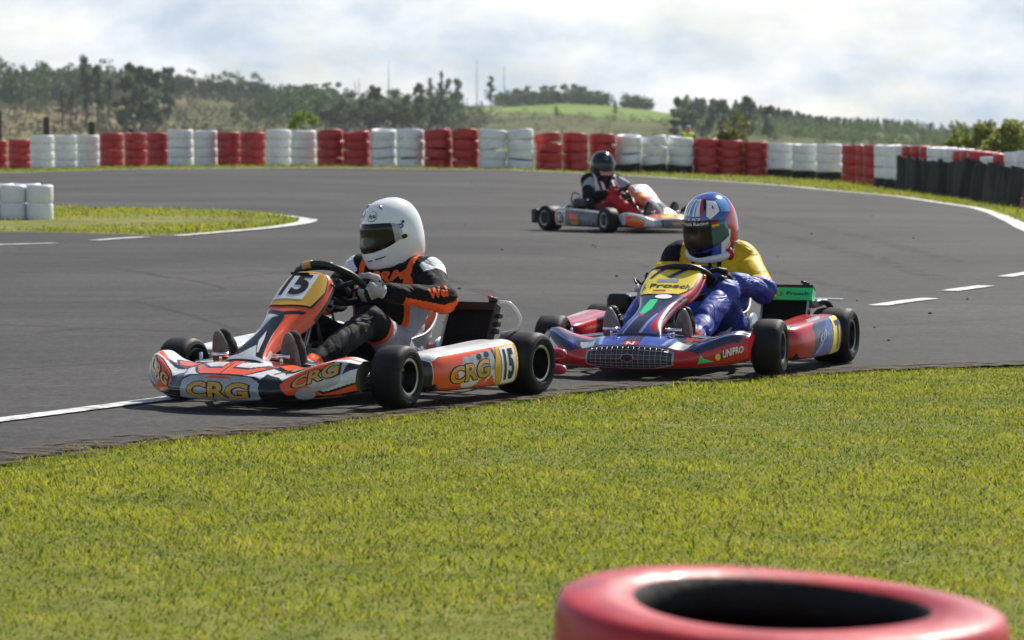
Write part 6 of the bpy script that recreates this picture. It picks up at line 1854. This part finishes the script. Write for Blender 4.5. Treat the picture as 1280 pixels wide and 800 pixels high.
mb = MB(); mb.tube([(-.40, .09, .565), (-.34, .105, .58), (-.26, .09, .555), (-.235, .0, .54)], .009, 'balaclava', 8, smoothpath=4); mb.tube([(-.43, .06, .60), (-.40, .095, .565)], .008, 'suit_white', 8); mb.build('neck_strap', P15)
blk = ('helmet_black', lambda U, V: V > 9.3)
def ex15(mb, fn):
    put_poly(mb, ellip(24, 2.2, 15, .46), fn, 'ink_black', off=.0012); put_poly(mb, ellip(24, 2.2, 14, .40), fn, 'helmet_white', off=.002)
    put_text(mb, 'Arai', fn, 13.5, 34.5, 2.40, 2.0, 'ink_black', off=.0028, bold=.03)
    put_poly(mb, ellip(-24, 2.2, 15, .46), fn, 'ink_black', off=.0012); put_poly(mb, ellip(-24, 2.2, 14, .40), fn, 'helmet_white', off=.002)
    put_text(mb, 'Arai', fn, -34.5, -13.5, 2.40, 2.0, 'ink_black', off=.0028, bold=.03)
    for sg in (1, -1):
        for (u, v, ru, rv, m_) in ((84, 3.55, 6, .22, 'helmet_black'), (84, 3.55, 3.2, .12, 'helmet_sky'), (91, 3.25, 3.2, .13, 'helmet_black'), (86, 4.55, 6.5, .2, 'helmet_black'), (79, 4.6, 3, .12, 'helmet_grey')):
            put_poly(mb, ellip(sg * u, v, ru, rv), fn, m_, off=.003 if m_ != 'helmet_sky' else .005)
        put_poly(mb, [(sg * 26, 6.25), (sg * 46, 6.10), (sg * 47, 6.22), (sg * 26, 6.42)], fn, 'ink_black', off=.0015)
        put_poly(mb, [(sg * 8, 6.35), (sg * 20, 6.30), (sg * 20, 6.45), (sg * 8, 6.52)], fn, 'ink_black', off=.0015)
    # roof vents
    for sg in (1, -1):
        p, n_ = fn(np.array([sg * 40.0]), np.array([1.25])); p2, _ = fn(np.array([sg * 52.0]), np.array([1.7]))
        mb.tube([p[0], 0.5 * (p[0] + p2[0]) + n_[0] * .006, p2[0]], [.004, .008, .003], 'helmet_grey', 8)
def vis15(U, Vv):
    return [['helmet_grey' if (abs(u) > 66) else ('helmet_black' if (v < .05 or v > .95) else 'visor_dark') for u, v in zip(ru, rv)] for ru, rv in zip(U, Vv)]
hm, vm, vfn = helmet(P15, (-.300, -.01, .700), R(-27), R(15), R(0), 'helmet_white', [blk], vis15, .97, vis=(2.8, 5.5, 84), extra=ex15)
vm.build('visor', hm)

# ---------------- driver of kart 77: baggy yellow and blue suit, red white and blue helmet
J77 = dict(drop=.055, sw=.165, angL=.25, angR=PI - .1, elL=(-.12, .308, .36), elR=(-.10, -.24, .33), knL=(.17, .20, .345), knR=(.17, -.15, .33), anL=(.62, .165, .135), anR=(.62, -.165, .135))
def paint77(C, n, t):
    m = pick(C, 'suit_blue'); x, y, z = C.T; ay = np.abs(y)
    top = np.isin(n, ['chest', 'yoke']) & (z > .36); m[top] = 'suit_yellow'
    arm = np.isin(n, ['armL', 'armR']); m[arm & (t < .93)] = 'suit_yellow'; m[arm & (t >= .93) & (t < .97)] = 'suit_red'
    m[np.isin(n, ['yoke', 'armL', 'armR']) & (z > .515) & (ay > .10) & (x < -.32)] = 'suit_skyblue'
    m[np.isin(n, ['armR', 'yoke']) & (y < -.14) & (z > .49)] = 'suit_black'
    m[top & (ay > .055) & (ay < .075) & (x > -.33)] = 'suit_black'
    m[n == 'neck'] = 'suit_white'
    m[np.isin(n, ['shinL', 'shinR']) & (t > .86)] = 'suit_red'
    return m
def gl77(C, n, t): return pick(C, 'glove_black')
P77, proj = driver(K77, J77, .016, .0055, .022, 10, paint77, gl77, 23, dz=-.098, rot=R(-12), shoes=('glove_black', 'plastic_grey'))
tag(P77, 'person in baggy yellow and blue suit, patterned helmet, driving the kart on the right', 'person')
mb = MB()
hx, hz = -.285, .66; zc = -.045
mb.tube([(hx - .11, .0, 0.555), (hx - .07, .095, 0.555), (hx + .01, .115, 0.540), (hx + .085, .07, 0.510), (hx + .105, 0, 0.500), (hx + .085, -.07, 0.510), (hx + .01, -.115, 0.540), (hx - .07, -.095, 0.555)], .018, 'suit_white', 12, closed=True, smoothpath=4)
mb.tube([(hx - .12, .0, 0.587), (hx - .075, .10, 0.587), (hx + .01, .125, 0.567)], .018, 'suit_grey', 10, smoothpath=4)
mb.tube([(hx + .04, .105, 0.525), (hx + .02, .10, 0.500), (hx + .02, .10, 0.455)], .012, 'suit_black', 8); mb.tube([(hx + .10, .02, 0.500), (hx + .115, .03, 0.455), (hx + .11, .035, 0.395)], .009, 'suit_black', 8)
mb.tube([(hx + .05, .10, 0.555), (hx + .045, .112, 0.525), (hx + .045, .108, 0.500)], .016, 'suit_red', 8)
mb.build('neck_brace', P77)
def lay77():
    L_ = []
    for a, b, m_ in ((-34, -26, 'helmet_white'), (-22, -14, 'helmet_white'), (-14, -3, 'helmet_sky'), (-3, 5, 'helmet_white'), (8, 20, 'helmet_white'), (20, 26, 'helmet_red')): L_.append((m_, [(a, .8), (b, .8), (b, 2.5), (a, 2.5)]))
    L_ += [('helmet_red', [(26, .3), (44, .6), (40, 1.9), (28, 2.5)]), ('helmet_black', [(30, .8), (46, .9), (44, 1.8), (32, 2.2)]), ('helmet_white', [(46, 1.1), (78, 1.5), (72, 2.5), (44, 2.95), (36, 2.6)]), ('helmet_sky', [(80, 1.4), (120, 1.8), (104, 3.0), (76, 2.6)]),
           ('helmet_red', [(84, 3.4), (130, 2.2), (170, 2.8), (150, 6.5), (70, 9), (54, 9), (62, 6.6)]), ('helmet_blue', [(118, 3.5), (160, 3.6), (140, 8), (104, 8.6)]), ('helmet_white', [(60, 5.6), (80, 4.4), (88, 4.6), (66, 7.4), (56, 7.6)]), ('helmet_blue', [(40, 7.0), (56, 7.8), (52, 9), (34, 9)]),
           ('helmet_red', [(-84, 3.4), (-130, 2.2), (-170, 2.8), (-150, 6.5), (-70, 9), (-54, 9), (-62, 6.6)]), ('helmet_white', [(-46, 1.1), (-78, 1.5), (-72, 2.5), (-44, 2.95), (-36, 2.6)]), ('helmet_white', [(-60, 5.6), (-80, 4.4), (-88, 4.6), (-66, 7.4), (-56, 7.6)]),
           ('helmet_black', [(-40, 6.2), (40, 6.2), (34, 8.4), (-34, 8.4)]), ('helmet_black', lambda U, V: V > 9.2)]
    return L_
def ex77(mb, fn):
    put_text(mb, 'LS2', fn, 80, 64, 6.3, 5.2, 'ink_white', off=.0015, bold=.05, shear=.2, slant=1.0)
    put_text(mb, 'LS2', fn, -14, 22, 2.95, 2.68, 'ink_white', off=.0015, bold=.02)
    put_poly(mb, [(56, 1.85), (60, 1.8), (61, 2.0), (59, 2.02), (60, 2.2), (57, 2.1), (55, 2.15)], fn, 'helmet_blue', off=.0015)
def vis77(U, Vv):
    return [['visor_blue' if (abs(u) > 42) else 'visor_dark' for u, v in zip(ru, rv)] for ru, rv in zip(U, Vv)]
hm, vm, vfn = helmet(P77, (-.275, -.005, .675), R(-19), R(19), R(0), 'helmet_blue', lay77(), vis77, 1.02, vis=(2.9, 6.1, 80), extra=ex77)
put_poly(vm, [(-60, .0 + .02), (60, .02), (60, .20), (-60, .20)], vfn, 'ink_black', off=.001, sub=5)
put_text(vm, 'Prosch Racing', vfn, -36, 38, .17, .045, 'ink_white', off=.002, bold=.02)
for k, m_ in enumerate(('ink_black', 'flag_red', 'flag_gold')): put_poly(vm, [(44, .03 + .075 * k), (60, .03 + .075 * k), (60, .105 + .075 * k), (44, .105 + .075 * k)], vfn, m_, off=.002, sub=2)
vm.build('visor', hm)

# ---------------- driver of kart 126: black, white and red suit, black helmet
J126 = dict(drop=.035, angL=.1, angR=PI - .05, elL=(-.09, .32, .37), elR=(-.10, -.33, .35), knL=(.19, .20, .33), knR=(.19, -.21, .33), anL=(.65, .155, .135), anR=(.65, -.155, .135))
def paint126(C, n, t):
    m = pick(C, 'suit_black'); x, y, z = C.T; ay = np.abs(y)
    leg = np.isin(n, ['thighL', 'thighR', 'shinL', 'shinR', 'pelvis']); m[leg] = 'suit_red'
    m[np.isin(n, ['thighL', 'thighR']) & (z > .30) & (ay > .10) & (t < .6)] = 'suit_white'
    ch = np.isin(n, ['chest', 'yoke', 'belly']); m[ch & (z > .40) & (ay > .06) & (ay < .15)] = 'suit_white'; m[ch & (ay > .085) & (ay < .11)] = 'suit_red'; m[ch & (ay < .045) & (z < .54)] = 'suit_black'; m[ch & (ay > .10) & (ay < .115)] = 'suit_black'; m[ch & (z < .40)] = 'suit_black'
    m[np.isin(n, ['armL', 'armR']) & (x > -.25) & (t < .5)] = 'suit_grey'
    m[ch & (ay < .05) & (z > .56)] = 'suit_red'
    m[np.isin(n, ['shinL', 'shinR']) & (t > .9)] = 'suit_white'; m[n == 'neck'] = 'balaclava'
    return m
P126, proj = driver(K126, J126, .005, .009, .010, 17, paint126, lambda C, n, t: pick(C, 'suit_red'), 37, dz=-.11, rot=R(6), hs=.0055)
tag(P126, 'person in red, white and black suit with a black helmet, driving the farthest kart', 'person')
def ex126(mb, fn):
    put_poly(mb, ellip(0, 2.2, 12, .4), fn, 'helmet_grey', off=.0015); put_poly(mb, ellip(0, 2.2, 10, .28), fn, 'helmet_black', off=.0025)
hm, vm, vfn = helmet(P126, (-.30, 0, .685), R(-18), R(8), R(0), 'helmet_black', [('skin', [(-34, 4.9), (34, 4.9), (30, 5.9), (-30, 5.9)])], 'visor_dark', 1.05, vis=(2.9, 5.0, 78), extra=ex126)
vm.build('visor', hm)

# ---------------- marshal standing behind the barrier
def marshal():
    d = 91.5; x = (860 - 640) / FPX * d; zg = gz1(x, d); zt = CH + ray(860, 157)[2] * d
    H = zt - zg; k = H / 1.76
    s = SDF(); P = lambda a, b, c: np.array([a, b, c]) * k
    for sd in (1, -1):
        s.chain([P(sd * .10, 0, .90), P(sd * .11, -.01, .50), P(sd * .12, .02, .08)], [.088 * k, .062 * k, .045 * k], .03, 'leg')
        s.cone(P(sd * .12, .02, .05), P(sd * .14, -.14, .035), .042 * k, .035 * k, .02, 'shoe')
        s.chain([P(sd * .19, .01, 1.42), P(sd * .25, .02, 1.13), P(sd * .20, -.14, .94)], [.058 * k, .046 * k, .034 * k], .03, 'arm')
        s.ell(P(sd * .19, -.17, .89), (.035 * k, .045 * k, .055 * k), .02, 'hand')
        s.ell(P(sd * .078, .005, 1.635), (.015 * k, .022 * k, .032 * k), .008, 'skin')
    s.ell(P(0, 0, .95), (.17 * k, .12 * k, .14 * k), .05, 'leg'); s.ell(P(0, 0, 1.15), (.165 * k, .11 * k, .22 * k), .06, 'vest'); s.ell(P(0, 0, 1.34), (.19 * k, .115 * k, .15 * k), .06, 'vest'); s.cone(P(-.15, 0, 1.43), P(.15, 0, 1.43), .062 * k, .062 * k, .05, 'vest')
    s.cone(P(0, 0, 1.45), P(0, -.01, 1.58), .055 * k, .052 * k, .02, 'skin'); s.ell(P(0, -.012, 1.645), (.076 * k, .096 * k, .112 * k), .02, 'skin'); s.cone(P(0, -.10, 1.645), P(0, -.122, 1.625), .010 * k, .014 * k, .01, 'skin'); s.ell(P(0, -.075, 1.57), (.04 * k, .035 * k, .03 * k), .02, 'skin')
    V, F = s.mesh(.011)
    def pt(C, n, t):
        m = pick(C, 'skin'); m[n == 'leg'] = 'suit_charcoal'; m[n == 'shoe'] = 'balaclava'; m[n == 'arm'] = 'suit_charcoal'; m[n == 'vest'] = 'vest_yellow'
        zz = C[:, 2] / k; m[(n == 'vest') & (np.abs(zz - 1.15) < .03)] = 'suit_grey'
        m[(n == 'skin') & (zz > 1.58) & (C[:, 1] < -.085 * k) & (np.abs(np.abs(C[:, 0] / k) - .032) < .012) & (np.abs(zz - 1.655) < .010)] = 'balaclava'
        m[(n == 'skin') & (C[:, 1] < -.08 * k) & (np.abs(C[:, 0] / k) < .025) & (np.abs(zz - 1.583) < .006)] = 'suit_red'
        return m
    o = paint_mesh('person', V, F, pt, None, s); o.location = (x, d, zg)
    tag(o, 'person in a yellow vest standing behind the barrier, only head and shoulders showing', 'person')
    c = MB(); c.ball((0, .005 * k, 1.70 * k), (.086 * k, .104 * k, .075 * k), 'helmet_grey', 20, 12); c.box((0, -.115 * k, 1.692 * k), (.13 * k, .08 * k, .012 * k), 'helmet_grey', bev=.005)
    c.build('cap', o)
marshal()
